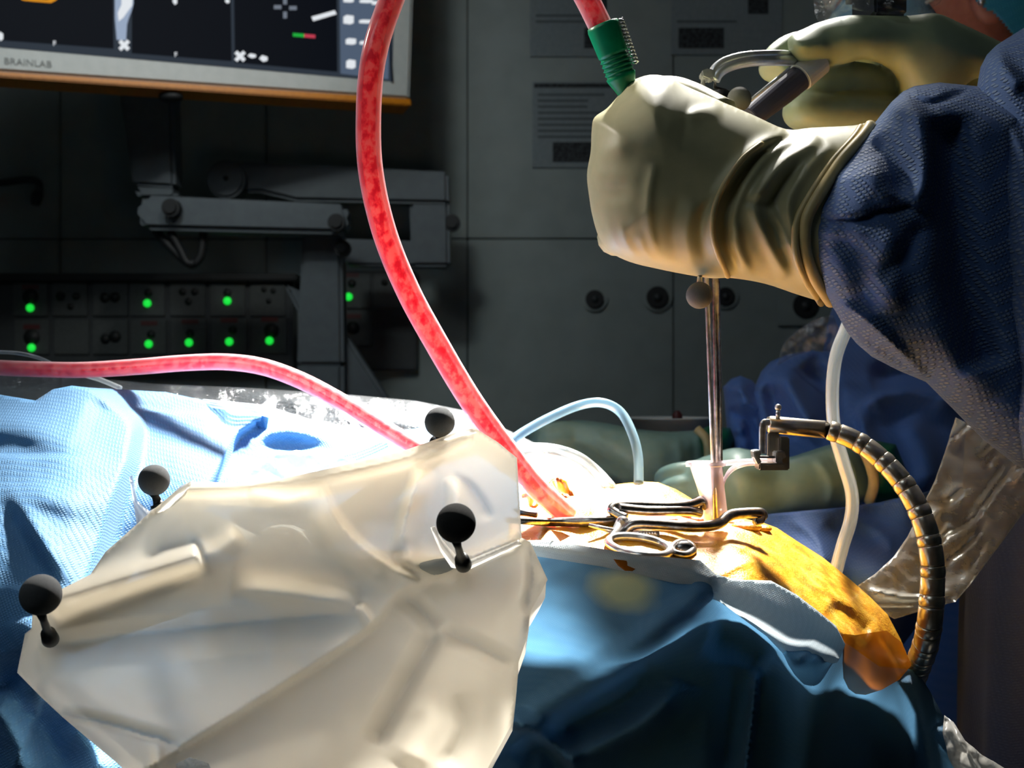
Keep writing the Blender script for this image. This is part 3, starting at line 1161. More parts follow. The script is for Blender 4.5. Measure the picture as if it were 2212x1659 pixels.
dp = finish('surgical_drape', me, M['drape'])
tag(dp, 'crumpled light blue fabric drape behind the white bag, left side', 'drape')

me = sheet([(525, 1060), (538, 1020), (560, 1005), (585, 985), (612, 978), (640, 972), (668, 976), (700, 990), (735, 985), (770, 995), (830, 985), (850, 1010), (700, 1070)], 0.545, 6, [
    ([(585, 985), (640, 1040)], -3, 8, 8), ([(660, 980), (700, 1050)], -3, 8, 8), ([(735, 990), (760, 1040)], -3, 8, 8)], inflate=(45, 0.006), wobble=0.0015, wscale=30)
tag(finish('gauze_pad', me, M['gauze']), 'white fluffy gauze pad lying in a hollow of the blue drape', 'gauze')

# ================================================================== clear film behind the drape
me = sheet([(-420, 790), (-40, 800), (110, 812), (200, 816), (330, 829), (540, 838), (760, 853), (900, 866), (1010, 888), (1110, 935), (1200, 978), (1330, 1045), (1250, 1075), (1120, 1080), (900, 1000), (500, 940), (100, 890), (-40, 880), (-420, 880)],
           tps([(-40, 800, .76), (540, 838, .76), (1000, 886, .74), (1330, 1045, .66), (1120, 1080, .62), (500, 940, .66), (-40, 880, .66)]), 9, [
    ([(500, 850), (720, 880), (980, 925)], 10, 16, 30, 't'), ([(700, 905), (860, 915), (1000, 930)], 8, 10, 20, 't'), ([(150, 830), (300, 850), (480, 865)], 8, 12, 20, 't'),
    ([(1120, 945), (1220, 1000), (1290, 1060)], 8, 12, 20, 't')], wobble=0.006, wscale=14)
cf = tag(finish('clear_film_drape', me, M['clear_film']), 'crinkled clear plastic film lying behind the light blue drape', 'plastic film')
solid(cf, 0.0003)

# ================================================================== patient's head under amber film
fd = tps([(1080, 1172, .475), (1150, 1178, .470), (1302, 1201, .455), (1440, 1218, .448), (1554, 1262, .445), (1670, 1266, .452), (1760, 1327, .452), (1800, 1358, .455), (1900, 1480, .48), (1980, 1447, .53), (2038, 1547, .53), (2160, 1690, .53),
          (1100, 1350, .460), (1250, 1330, .448), (1420, 1330, .438), (1180, 1500, .466), (1060, 1690, .482), (1300, 1600, .478), (1500, 1500, .464), (1650, 1500, .466), (1800, 1600, .482), (1950, 1600, .51), (1600, 1690, .476), (1300, 1690, .484)])
FDV = fd
hd = tps([(1100, 1080, .57), (1238, 1064, .58), (1340, 1042, .60), (1422, 1040, .60), (1495, 1078, .585), (1560, 1105, .57), (1640, 1128, .56), (1722, 1168, .56), (1838, 1252, .555), (1917, 1326, .55), (1970, 1438, .545),
          (1300, 1090, .55), (1420, 1110, .535), (1560, 1160, .52), (1100, 1150, .52), (1300, 1160, .505), (1450, 1190, .49), (1600, 1200, .49), (1110, 1230, .47), (1300, 1250, .462), (1450, 1260, .46), (1560, 1290, .458),
          (1700, 1240, .50), (1800, 1300, .50), (1870, 1370, .505), (1700, 1320, .465), (1800, 1400, .47), (1840, 1490, .475), (1930, 1450, .52), (1880, 1500, .49)])
pat = thing('person', 'head of a patient covered by wet amber film between the blue drapes', 'person', P(1500, 1500, 0.56))
me = sheet([(1100, 1078), (1180, 1072), (1238, 1067), (1290, 1054), (1340, 1045), (1385, 1040), (1422, 1042), (1460, 1057), (1495, 1078), (1530, 1098), (1575, 1112), (1600, 1118), (1624, 1124), (1650, 1130), (1678, 1140), (1722, 1169), (1776, 1203), (1838, 1253), (1880, 1290), (1917, 1327), (1945, 1380),
            (1969, 1437), (1943, 1468), (1905, 1488), (1870, 1500), (1833, 1490), (1822, 1465), (1820, 1432), (1800, 1392), (1740, 1346), (1640, 1296), (1540, 1282), (1420, 1244), (1300, 1222), (1100, 1196)],
           hd, 6, [
    ([(1238, 1068), (1290, 1066), (1345, 1052)], -3, 8, 8, 'g'),
    ([(1560, 1160), (1600, 1140), (1640, 1135)], 4, 14, 20, 'g'),
    ([(1500, 1232), (1560, 1210), (1620, 1190), (1640, 1175)], -1.6, 7, 7, 'g'), ([(1530, 1255), (1590, 1225), (1650, 1205)], 1.6, 7, 7, 'g'),
    ([(1470, 1215), (1510, 1240), (1545, 1280)], 1.5, 8, 8, 'g'), ([(1690, 1160), (1740, 1200), (1790, 1260), (1850, 1320)], 2.2, 10, 14, 'g'),
    ([(1740, 1180), (1800, 1240), (1880, 1330)], -2.0, 10, 10, 'g'), ([(1600, 1280), (1690, 1300), (1770, 1350)], 2, 10, 16, 'g'),
    ([(1790, 1308), (1830, 1330), (1865, 1362), (1880, 1372)], -9, 16, 22, 'g'), ([(1770, 1330), (1810, 1365), (1850, 1380)], 3, 10, 10, 'g'),
    ([(1880, 1345), (1905, 1400), (1935, 1455)], 3, 12, 12, 'g'), ([(1330, 1200), (1400, 1220), (1460, 1225)], -2, 10, 10, 'g'),
    ([(1150, 1100), (1200, 1120), (1280, 1110)], -3, 12, 12, 'g'), ([(1240, 1120), (1330, 1150), (1420, 1160)], 2, 14, 14, 'g'), ([(1350, 1130), (1440, 1115), (1500, 1125)], -3, 10, 10, 'g'),
], wobble=0.0016, wscale=16, skirt=[(0.014, -0.004), (0.05, -0.03), (0.08, -0.10)])
head_tree = bvh_of(me)
body = finish('head', me, M['iodine'], pat)


# raised rim of skin round the opening, pad and puckers
def blob(mb, px, py, rx, ry, rz, lift=0.0, su=20, sv=12, tree=None, d=0.5):
    c = on_surface(tree or head_tree, px, py, lift, d)
    k = c.y / FPX
    return mb.sphere(c, 1.0, su, sv, (rx * k, ry, rz * k))


w = MB()
for px, py, rx, rz in ((1478, 1112, 26, 7), (1510, 1122, 30, 7), (1545, 1124, 24, 6), (1440, 1122, 28, 6), (1586, 1128, 20, 6), (1420, 1132, 30, 5)):
    blob(w, px, py, rx, 0.004, rz)
finish('wound_edge', smooth_join(w, 0.0009, 3), M['wound'], pat)
nub = MB()
blob(nub, 1612, 1138, 36, 0.006, 11)
blob(nub, 1645, 1142, 24, 0.005, 9)
finish('film_bulge', smooth_join(nub, 0.0009, 6), M['iodine'], pat)
for pts, dd in (([(1325, 1208), (1360, 1212), (1388, 1218), (1366, 1234), (1350, 1233), (1335, 1222)], 0.4415), ([(1190, 1145), (1215, 1150), (1232, 1158), (1210, 1170)], 0.462)):
    me = sheet(pts, dd, 4)
    solid(finish('film_corner', me, M['iodine_flap'], pat), 0.0003)

me = sheet([(1822, 1369), (1848, 1372), (1885, 1366), (1915, 1362), (1948, 1388), (1969, 1437), (1943, 1468), (1905, 1490), (1870, 1501), (1848, 1499), (1833, 1488), (1822, 1465), (1820, 1432), (1821, 1400)], lambda q: FDV(q) - 0.006, 5, [([(1860, 1380), (1880, 1440), (1890, 1495)], 2, 14, 14, 'g'), ([(1900, 1370), (1935, 1430), (1945, 1465)], 2, 8, 8, 't')])
finish('film_flap', me, M['iodine_flap'], pat)['label'] = 'loose dark amber film flap'
me = sheet([(1240, 1070), (1225, 1040), (1205, 1030), (1190, 1036), (1178, 1052), (1150, 1060), (1122, 1070), (1122, 1100), (1180, 1095), (1250, 1085)], tps([(1240, 1070, .575), (1200, 1032, .60), (1122, 1070, .58), (1150, 1100, .555), (1250, 1085, .57)]), 5,
           [([(1190, 1036), (1200, 1060), (1236, 1082)], 5, 8, 8, 't'), ([(1212, 1034), (1220, 1060)], -3, 6, 6, 't')], skirt=(0.01, -0.01))
am = tag(finish('amber_film_fold', me, M['iodine_flap']), 'small crumpled yellow film fold behind the foot of the red tube', 'film fold')
solid(am, 0.0003)

# ================================================================== blue drape in front of the head
patch_ctr = P(1342, 1272, 0.445)
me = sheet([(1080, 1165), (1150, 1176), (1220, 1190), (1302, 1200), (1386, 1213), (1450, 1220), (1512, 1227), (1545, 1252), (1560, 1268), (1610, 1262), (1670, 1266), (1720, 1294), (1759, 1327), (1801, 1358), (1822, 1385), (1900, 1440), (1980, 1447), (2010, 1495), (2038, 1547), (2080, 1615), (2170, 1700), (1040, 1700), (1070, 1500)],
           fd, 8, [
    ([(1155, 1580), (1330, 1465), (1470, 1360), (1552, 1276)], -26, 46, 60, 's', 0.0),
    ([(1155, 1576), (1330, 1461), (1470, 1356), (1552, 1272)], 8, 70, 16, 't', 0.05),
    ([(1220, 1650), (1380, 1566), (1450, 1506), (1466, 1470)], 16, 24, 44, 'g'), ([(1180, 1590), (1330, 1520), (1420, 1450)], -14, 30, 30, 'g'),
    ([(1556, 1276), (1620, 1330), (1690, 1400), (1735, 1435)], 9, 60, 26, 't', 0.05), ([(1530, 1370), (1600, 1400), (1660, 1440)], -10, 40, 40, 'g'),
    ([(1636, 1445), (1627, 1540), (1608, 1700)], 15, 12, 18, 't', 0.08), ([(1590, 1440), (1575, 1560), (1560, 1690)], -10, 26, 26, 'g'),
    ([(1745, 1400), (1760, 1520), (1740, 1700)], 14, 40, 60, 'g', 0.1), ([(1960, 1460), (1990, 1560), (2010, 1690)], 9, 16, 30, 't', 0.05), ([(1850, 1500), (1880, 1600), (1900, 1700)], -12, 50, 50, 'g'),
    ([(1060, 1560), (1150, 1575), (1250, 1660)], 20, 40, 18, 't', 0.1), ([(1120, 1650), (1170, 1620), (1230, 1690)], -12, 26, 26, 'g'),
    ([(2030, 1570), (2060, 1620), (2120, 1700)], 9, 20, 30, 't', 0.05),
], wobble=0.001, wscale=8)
fdo = finish('surgical_drape', me, cloth_mat('drape_fabric_light_patch', (84, 132, 168), (100, 146, 178), 0.0008, 0.42, 0.30, 0.6, 0.3, (patch_ctr, (0.0215, 0.05, 0.0120), (200, 208, 156))))
# transmitted light painted into the fabric colour, centred in the drape's own coordinates
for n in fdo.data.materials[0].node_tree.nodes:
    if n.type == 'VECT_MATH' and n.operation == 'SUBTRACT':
        n.inputs[1].default_value = patch_ctr - fdo.location
tag(fdo, 'dark blue fabric drape with a painted patch of yellowish light hanging below the amber film', 'drape')
front_tree = bvh_of(me)

# pale border strips of that drape, lit on top
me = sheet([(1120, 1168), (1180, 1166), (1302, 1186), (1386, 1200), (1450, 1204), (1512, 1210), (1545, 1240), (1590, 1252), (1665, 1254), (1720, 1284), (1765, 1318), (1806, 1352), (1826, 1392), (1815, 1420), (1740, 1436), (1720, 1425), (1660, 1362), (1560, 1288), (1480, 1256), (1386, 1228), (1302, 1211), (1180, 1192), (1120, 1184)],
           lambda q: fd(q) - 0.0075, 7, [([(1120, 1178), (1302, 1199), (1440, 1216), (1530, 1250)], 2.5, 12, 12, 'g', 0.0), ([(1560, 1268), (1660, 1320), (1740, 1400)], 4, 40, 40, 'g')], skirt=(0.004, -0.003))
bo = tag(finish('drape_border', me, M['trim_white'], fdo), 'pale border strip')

# ================================================================== navigation reference under its milky bag
bg = tps([(40, 1450, .385), (130, 1276, .392), (70, 1345, .388), (230, 1192, .402), (326, 1106, .415), (412, 1042, .425), (543, 1046, .424), (700, 1020, .422), (868, 976, .422), (1025, 924, .425), (1117, 990, .42), (1122, 1150, .405), (1183, 1252, .41), (1137, 1382, .402), (1107, 1560, .395), (1050, 1690, .39),
          (500, 1150, .408), (750, 1180, .404), (980, 1080, .410), (1000, 1220, .397), (600, 1300, .396), (300, 1330, .390), (860, 1300, .394), (450, 1450, .385), (250, 1500, .386), (700, 1500, .382), (950, 1450, .390), (850, 1650, .380), (450, 1690, .384), (280, 1690, .39), (136, 1550, .388)])
bag_ridges = [
    ([(104, 1302), (250, 1256), (440, 1198)], 8.5, 27, 27, 'g', 0.05),
    ([(425, 1200), (470, 1190), (520, 1150)], -3.5, 22, 22, 'g'),
    ([(688, 1040), (742, 1142), (830, 1216), (912, 1264)], -5.0, 16, 54, 't', 0.12),
    ([(660, 1075), (715, 1160), (800, 1245), (850, 1275)], -3, 30, 30, 'g'),
    ([(540, 1060), (620, 1080), (690, 1058)], -4, 14, 22, 'g'),
    ([(385, 1058), (545, 1052), (690, 1032), (880, 990), (1020, 938)], 4, 9, 12, 'g', 0.03),
    ([(391, 1618), (600, 1490), (798, 1358), (863, 1281), (912, 1262), (1010, 1215), (1128, 1166)], 9, 7, 160, 's', 0.0),
    ([(912, 1012), (885, 1090), (860, 1192)], -6, 44, 20, 't'),
    ([(862, 1190), (900, 1220), (990, 1235)], -4, 26, 18, 'g'),
    ([(978, 1030), (1010, 1045), (1040, 1080), (1060, 1120)], 3, 12, 30, 't'), ([(980, 1032), (986, 1080), (975, 1110)], -5, 16, 14, 'g'),
    ([(85, 1402), (300, 1368), (560, 1342), (765, 1326)], 4.5, 36, 70, 't', 0.12),
    ([(500, 1270), (640, 1285), (775, 1308)], -5, 34, 18, 'g'),
    ([(772, 1308), (790, 1330), (800, 1356)], -4, 12, 10, 'g'),
    ([(866, 1284), (905, 1315), (948, 1358)], 3.5, 30, 30, 't'), ([(948, 1356), (890, 1460), (812, 1610)], 4.5, 26, 44, 't', 0.1),
    ([(905, 1500), (925, 1560), (880, 1660)], -2.5, 40, 50, 'g'), ([(948, 1358), (1040, 1400), (1112, 1440)], 3, 30, 30, 't'), ([(990, 1500), (1000, 1580), (960, 1660)], 2, 40, 26, 't'),
    ([(130, 1542), (260, 1570), (400, 1614)], 4, 26, 14, 't'), ([(340, 1590), (345, 1680)], -2.5, 10, 14, 'g'),
    ([(1126, 1166), (1070, 1186), (1000, 1218)], -4, 14, 14, 'g'), ([(1145, 1175), (1150, 1250), (1135, 1330)], 3.5, 16, 20, 't'), ([(1183, 1250), (1150, 1310), (1140, 1380)], 2, 14, 14, 't'),
]
bag_out = [(70, 1328), (68, 1358), (54, 1369), (37, 1453), (86, 1503), (136, 1550), (200, 1604), (262, 1656), (300, 1700), (1040, 1700), (1054, 1659), (1107, 1561), (1114, 1500), (1120, 1431), (1137, 1382), (1146, 1320), (1168, 1282), (1183, 1252), (1166, 1215), (1145, 1170), (1127, 1162), (1122, 1080), (1117, 989), (1075, 955), (1025, 924), (985, 934), (944, 948), (868, 975), (720, 1010), (600, 1036), (543, 1046), (480, 1042), (412, 1040), (385, 1057), (326, 1105), (270, 1155), (228, 1192), (195, 1241), (130, 1274), (92, 1300)]
bag_ridges = [(r[0], r[1] * 1.6) + tuple(r[2:]) for r in bag_ridges]
me = sheet(bag_out, bg, 7, bag_ridges, wobble=0.0006, wscale=6, seed=3.0, smooth=6, skirt=[(0.006, -0.001), (0.018, -0.004), (0.03, -0.012)])
bag_tree = bvh_of(me)
bag = thing('bag', 'large milky white plastic bag covering the marker frame in the foreground', 'plastic bag', P(600, 1690, 0.35))
bo = finish('film', me, M['bag'], bag)
me = sheet([(410, 1612), (600, 1496), (800, 1366), (865, 1290), (915, 1270), (1010, 1226), (1122, 1180), (1140, 1260), (1112, 1430), (1098, 1556), (1040, 1690), (430, 1690)], lambda q: bg(q) + 0.022, 12, wobble=0.002, wscale=8)
finish('inner_fold', me, M['bag_inner'], bag)
for pts, dd in (([(279, 1030), (286, 1026), (296, 1080), (322, 1104), (345, 1092), (392, 1048), (420, 1036), (400, 1070), (330, 1130), (296, 1138)], 0.418),
                ([(998, 897), (1004, 905), (1018, 922), (1030, 935), (985, 948), (940, 955), (968, 938), (990, 918)], 0.421),
                ([(930, 1140), (938, 1136), (955, 1165), (985, 1200), (1002, 1214), (1120, 1166), (1128, 1176), (1010, 1232), (975, 1226), (950, 1190)], 0.388)):
    me = sheet(pts, dd, 5, inflate=(20, 0.003))
    finish('flap', me, M['bag_flap'], bag)

ref = thing('reference_array', 'marker frame with four dark spheres poking out of the milky bag', 'marker frame', P(600, 1420, 0.39))
CT = Vector(P(600, 1230, 0.440))
for (cx, cy, r, d), (sx, sy, sd), dark in (((985, 1130, 43, .355), (1002, 1222, .388), 1), ((88, 1285, 44, .350), (110, 1384, .382), 0), ((333, 1037, 33.5, .430), (345, 1096, .430), 0), ((950, 912, 33, .430), (946, 958, .436), 0)):
    b = MB().sphere(P(cx, cy, d), r * d / FPX, 40, 24).build('marker_sphere', M['ball_dark'] if dark else M['ball'], ref)
    a, e = P(cx, cy + r * 0.85, d), P(sx, sy, sd)
    k = d / FPX
    MB().tube([a, a.lerp(e, 0.25), a.lerp(e, 0.5), a.lerp(e, 0.72), a.lerp(e, 0.73), a.lerp(e, 0.95), e], [11 * k, 8 * k, 9 * k, 11 * k, 17 * k, 20 * k, 16 * k], 20).build('post', M['post'], b)
    MB().tube([e + Vector((0, 0.014, -0.004)), e.lerp(CT, 0.3) + Vector((0, 0.016, -0.002)), CT + Vector((0, 0.008, 0))], [0.004, 0.0055, 0.0065], 14).build('arm', M['white_enamel'], ref)
MB().tube([P(x, y, float(bg(np.array([[x, y]]))[0]) + 0.006) for x, y in spline([(128, 1346), (200, 1316), (300, 1280), (390, 1248)], 24)] + [CT + Vector((0, 0.006, 0))], 0.0042, 14).build('arm', M['post'], ref)
MB().tube([CT - Vector((0, 0.002, 0)), CT + Vector((0, 0.014, 0))], 0.016, 24).build('hub', M['white_enamel'], ref, 0.002)
MB().tube([CT + Vector((0, 0.01, 0)), CT + Vector((0.0, 0.012, -0.04)), CT + Vector((0.0, 0.006, -0.20))], 0.007, 16).build('clamp_rod', M['steel'], ref)

# ================================================================== suction tubes
def clear_hose(name, label, cat, pts, r_px_d, core=0.80, n=140, mat='tube_wall', coremat='blood', group=None):
    path = ppath(pts, n)
    t = thing(name, label, cat, path[0], group)
    MB().tube(path, r_px_d, 22).build('tube_wall', M[mat], t)
    if core:
        rr = [v * core for v in r_px_d] if hasattr(r_px_d, '__len__') else r_px_d * core
        MB().tube(path, rr, 18).build('fluid', M[coremat], t)
    return t


clear_hose('suction_tube', 'thick red blood-filled suction tube rising in a tall loop to the green connector', 'tube',
           [(1226, 1112, .545), (1200, 1090, .54), (1150, 1043, .53), (1085, 960, .52), (1015, 862, .51), (945, 745, .50), (880, 625, .495), (830, 500, .49), (801, 370, .485), (796, 250, .485), (806, 130, .485), (838, 20, .49), (900, -120, .50), (1000, -230, .51), (1110, -220, .515), (1200, -110, .515), (1258, -20, .51), (1300, 62, .508)], 0.0054, 0.87, 220)
clear_hose('suction_tube', 'red blood-filled suction tube arching low over the clear film on the left', 'tube',
           [(-520, 800, .70), (-250, 796, .68), (-60, 793, .66), (60, 797, .65), (180, 799, .64), (300, 792, .63), (400, 784, .62), (490, 782, .61), (570, 793, .60), (650, 822, .59), (730, 864, .58), (810, 914, .57), (870, 950, .56), (930, 985, .55)], 0.0045, 0.82, 160)

# green connector in the fist
gc = thing('tube_connector', 'green ribbed plastic connector joining the red tube above the gloved fist', 'connector', P(1400, 260, 0.512))
ga, gb_ = P(1301, 52, .507), P(1354, 200, .512)
prof = [(0.0, 30), (0.006, 34), (0.06, 36), (0.30, 34), (0.42, 33)]
for i in range(5):
    prof += [(0.44 + i * 0.062, 33.0), (0.455 + i * 0.062, 30.0), (0.485 + i * 0.062, 30.0)]
prof += [(0.75, 33), (0.80, 31), (0.90, 25), (1.0, 20), (1.25, 14)]
k = .509 / FPX
MB().tube([ga.lerp(gb_, t) for t, _ in prof], [r * k for _, r in prof], 28).build('sleeve', M['connector'], gc)
wp = []
for i in range(90):
    t = 0.02 + 0.66 * i / 89
    c = ga.lerp(gb_, t) + Vector((37 * k, -0.001, 0.003))
    a = i * 0.9
    wp.append(c + Vector((math.cos(a) * 0.0011, math.sin(a) * 0.0011, 0)))
MB().tube(wp, 0.0006, 6).build('wire_spring', M['steel'], gc)

# thin tubes and leads
clear_hose('thin_tube', 'thin pale blue tube bent in an arch behind the patient head', 'tube', [(1095, 960, .60), (1130, 934, .61), (1190, 901, .62), (1250, 876, .63), (1300, 870, .63), (1340, 890, .63), (1365, 935, .62), (1378, 985, .61), (1380, 1050, .595)], 0.0026, 0, 80, 'blue_tube')
clear_hose('thin_tube', 'upper one of two thin clear tubes bending down behind the red tube', 'tube', [(1080, 985, .60), (1140, 966, .61), (1200, 968, .615), (1250, 985, .61), (1290, 1015, .605), (1322, 1050, .59)], 0.0021, 0.5, 60, 'clear_tube', 'clear_tube')
clear_hose('thin_tube', 'lower one of two thin clear tubes bending down behind the red tube', 'tube', [(1080, 998, .595), (1140, 978, .605), (1195, 980, .61), (1240, 996, .605), (1278, 1024, .60), (1305, 1056, .588)], 0.0021, 0.5, 60, 'clear_tube', 'clear_tube')
clear_hose('thin_tube', 'long clear tube hanging below the blue sleeve beside the steel arm', 'tube', [(1850, 640, .60), (1832, 700, .60), (1806, 770, .60), (1798, 850, .60), (1803, 930, .60), (1822, 1000, .60), (1840, 1065, .60), (1838, 1120, .60), (1820, 1180, .60), (1804, 1240, .60)], 0.0034, 0.55, 90, 'clear_tube', 'clear_tube')
for lab, dy, dd in (('uppermost of three thin clear leads crossing the left drape', 0, .625), ('middle one of three thin clear leads crossing the left drape', 9, .62), ('lowest of three thin clear leads crossing the left drape', 18, .615)):
    clear_hose('thin_lead', lab, 'lead', [(440, 866 + dy * 0.4, dd + .02), (500, 872 + dy * 0.6, dd), (570, 880 + dy * 0.8, dd), (630, 898 + dy, dd), (690, 915 + dy, dd), (760, 926 + dy * 1.1, dd), (840, 935 + dy, dd + .01)], 0.0011, 0, 60, 'clear_tube', group='leads crossing the left drape')
clear_hose('thin_lead', 'thin grey lead curling above the red tube at the left edge', 'lead', [(-40, 760, .70), (30, 762, .70), (80, 772, .70), (120, 790, .69)], 0.0012, 0, 30, 'clear_tube')
clear_hose('thin_lead', 'thin grey lead passing under the red tube at the left', 'lead', [(100, 800, .68), (160, 806, .68), (210, 818, .67), (260, 838, .66)], 0.0014, 0, 30, 'clear_tube')

# ================================================================== surgeon: gloves, sleeves, gown
sg = thing('person', 'surgeon in a blue gown and cream gloves holding the instruments', 'person', (0.56, 0.72, 0.0))
fist = [(1336, 206), (1350, 188), (1366, 174), (1402, 162), (1442, 166), (1482, 186), (1552, 216), (1628, 249), (1698, 279), (1754, 276), (1844, 271), (1889, 264), (1960, 285), (1985, 420), (1960, 560), (1880, 660), (1796, 656), (1728, 638), (1653, 613), (1583, 601), (1537, 601), (1482, 593), (1422, 581), (1361, 566), (1316, 543), (1294, 513), (1280, 468), (1273, 427), (1268, 377), (1276, 327), (1278, 282), (1284, 254), (1311, 234)]
arc1 = [(1700, 284), (1645, 310), (1603, 345), (1563, 402), (1543, 452), (1540, 503), (1550, 545), (1572, 596)]


def shift(a, dx, dy=0):
    return [(x + dx, y + dy) for x, y in a]


fr = [
    (arc1, 2.6, 9, 13, 'g', 0.04), (shift(arc1, 26, 2), -2.2, 9, 9, 'g', 0.05), (shift(arc1, 44, 4), 1.6, 9, 9, 'g', 0.08),
    ([(1640, 330), (1585, 395), (1525, 450), (1512, 505), (1524, 580)], -1.6, 14, 9, 'g'), ([(1500, 430), (1484, 500), (1496, 580)], 0.9, 10, 10, 'g'), ([(1470, 420), (1452, 500), (1462, 575)], -0.8, 14, 14, 'g'),
    ([(1416, 350), (1402, 430), (1404, 490), (1422, 556)], 1.2, 9, 13, 'g'), ([(1340, 480), (1356, 530), (1380, 560)], 0.8, 7, 7, 'g'), ([(1310, 470), (1324, 520), (1350, 552)], 0.8, 7, 7, 'g'), ([(1380, 505), (1395, 545), (1415, 570)], 0.7, 7, 7, 'g'),
    ([(1770, 300), (1700, 345), (1648, 405), (1624, 438)], 4.0, 18, 14, 'g', 0.12), ([(1624, 434), (1640, 480), (1668, 540), (1700, 600)], 3.0, 11, 14, 'g', 0.12),
    ([(1735, 350), (1690, 400), (1668, 450), (1690, 530)], -3.0, 16, 16, 'g'), ([(1660, 440), (1690, 500), (1722, 560), (1745, 620)], 2.4, 10, 12, 'g', 0.1),
    ([(1800, 310), (1740, 370), (1706, 430), (1712, 500), (1740, 590)], 2.0, 12, 12, 'g', 0.1), ([(1590, 480), (1600, 540), (1625, 600)], 1.6, 9, 9, 'g'), ([(1600, 400), (1580, 460), (1580, 520)], -1.2, 9, 9, 'g'),
    ([(1480, 256), (1510, 240), (1560, 232)], 1.6, 10, 20, 'g'), ([(1300, 262), (1400, 250), (1480, 262)], 2.0, 40, 60, 'g'),
    ([(1275, 330), (1330, 322)], 2.0, 26, 26, 'g', 0.0), ([(1272, 420), (1330, 415)], -1.5, 26, 26, 'g', 0.0),
]
me = sheet(fist, tps([(1270, 380, .512), (1400, 200, .512), (1550, 400, .508), (1900, 460, .500), (1400, 560, .51), (1960, 300, .5)]), 6, fr, inflate=(165, 0.036, 2.1), back=0.030, round_outline=4)
fist_tree = bvh_of(me)
hand = join([me])
for i, yk in enumerate((282, 356, 432, 508)):            # four fingers closed round the rods, on the far side
    hand.tube(ppath([(1360, yk, .512), (1330, yk + 4, .538), (1340, yk + 8, .562), (1400, yk + 8, .578), (1480, yk + 4, .572), (1516, yk, .556)], 30), [0.0105 - i * 0.0004] * 26 and 0.0098 - i * 0.0004, 14)
hand.tube(ppath([(1560, 260, .515), (1470, 215, .53), (1410, 214, .548), (1392, 240, .566), (1420, 268, .575)], 30), 0.0098, 14)
lg = hand.build('glove', M['glove'], sg)
lg['label'] = 'cream latex glove, closed fist'
rim_pts = [(1880, 272), (1862, 298), (1819, 347), (1775, 412), (1746, 463), (1738, 503), (1742, 553), (1762, 603), (1794, 652)]
MB().tube(surf_path(fist_tree, rim_pts, 60, 0.0012, 0.49), 0.0026, 12).build('rolled_rim', M['glove_rim'], lg)
MB().tube(surf_path(fist_tree, shift(rim_pts, -20, 3), 60, 0.0006, 0.49), 0.0016, 10).build('rolled_rim', M['glove_rim'], lg)

MB().tube(surf_path(fist_tree, arc1[1:], 60, 0.0002, 0.49), 0.0013, 10).build('rolled_rim', M['glove_rim'], lg)

slv = [(1862, 296), (1889, 266), (1925, 221), (1950, 198), (1975, 186), (2030, 178), (2110, 186), (2260, 190), (2300, 600), (2290, 1040), (2196, 1006), (2121, 947), (2060, 885), (2000, 825), (1940, 800), (1884, 771), (1850, 742), (1829, 716), (1804, 671), (1780, 640), (1752, 560), (1746, 500), (1756, 440), (1795, 368)]
sr = [
    ([(1910, 240), (1960, 234), (1990, 270), (2002, 330), (1996, 400), (1968, 446)], 7, 20, 22, 'g', 0.1), ([(1885, 300), (1920, 330), (1940, 380), (1930, 420)], -9, 30, 30, 'g'),
    ([(1790, 390), (1860, 380), (1940, 425)], 4, 40, 30, 'g'), ([(1770, 478), (1860, 470), (1900, 452), (1972, 444)], -5, 10, 30, 't', 0.1),
    ([(1800, 500), (1850, 560), (1880, 680)], -6, 26, 34, 'g'), ([(1930, 480), (1925, 560), (1935, 680)], 5, 24, 40, 'g'), ([(1990, 480), (1960, 540), (1900, 600)], -4, 20, 20, 'g'),
    ([(2050, 250), (2060, 400), (2080, 600), (2130, 800)], -14, 36, 46, 'g', 0.05), ([(1806, 655), (1854, 678), (1930, 745), (2000, 822), (2070, 900), (2150, 960)], 6, 18, 10, 't', 0.04),
    ([(2000, 500), (2020, 640), (2080, 780), (2140, 860)], 4, 40, 50, 'g'), ([(1830, 690), (1900, 752), (1980, 800)], -5, 12, 12, 'g'),
    ([(1960, 205), (2010, 222), (2060, 205), (2110, 186)], -6, 10, 14, 't'),
]
me = sheet(slv, tps([(1760, 480, .494), (1860, 280, .496), (2060, 180, .50), (2240, 190, .50), (2240, 1000, .50), (2000, 820, .50), (1804, 670, .495), (2000, 500, .492)]), 7, sr, inflate=(110, 0.046, 2.0), back=0.045)
ls = finish('gown_sleeve', me, M['gown'], sg)
cuff = [(1868, 300), (1820, 352), (1776, 420), (1752, 470), (1746, 510), (1752, 560), (1775, 622)]

# right arm: sleeve in front at the frame edge, hand above
us = [(2330, -10), (2212, 60), (2180, 80), (2152, 98), (2132, 118), (2118, 145), (2110, 190), (2114, 260), (2120, 340), (2132, 420), (2150, 500), (2163, 580), (2172, 660), (2186, 740), (2194, 800), (2186, 860), (2196, 930), (2216, 1010), (2330, 1040)]
me = sheet(us, tps([(2110, 190, .50), (2212, 60, .52), (2212, 1000, .47), (2180, 600, .475), (2330, 500, .47)]), 7, [
    ([(2150, 110), (2180, 160), (2212, 190)], 5, 14, 18, 'g'), ([(2130, 220), (2190, 300), (2240, 420)], 5, 16, 20, 'g'), ([(2125, 260), (2160, 400), (2200, 520)], -4, 14, 14, 'g'), ([(2170, 620), (2200, 700), (2215, 800)], 5, 12, 16, 'g'),
    ([(2190, 800), (2205, 850), (2212, 900)], -5, 12, 12, 'g')], inflate=(120, 0.045), back=0.05)
rs = finish('gown_sleeve', me, M['gown'], sg)

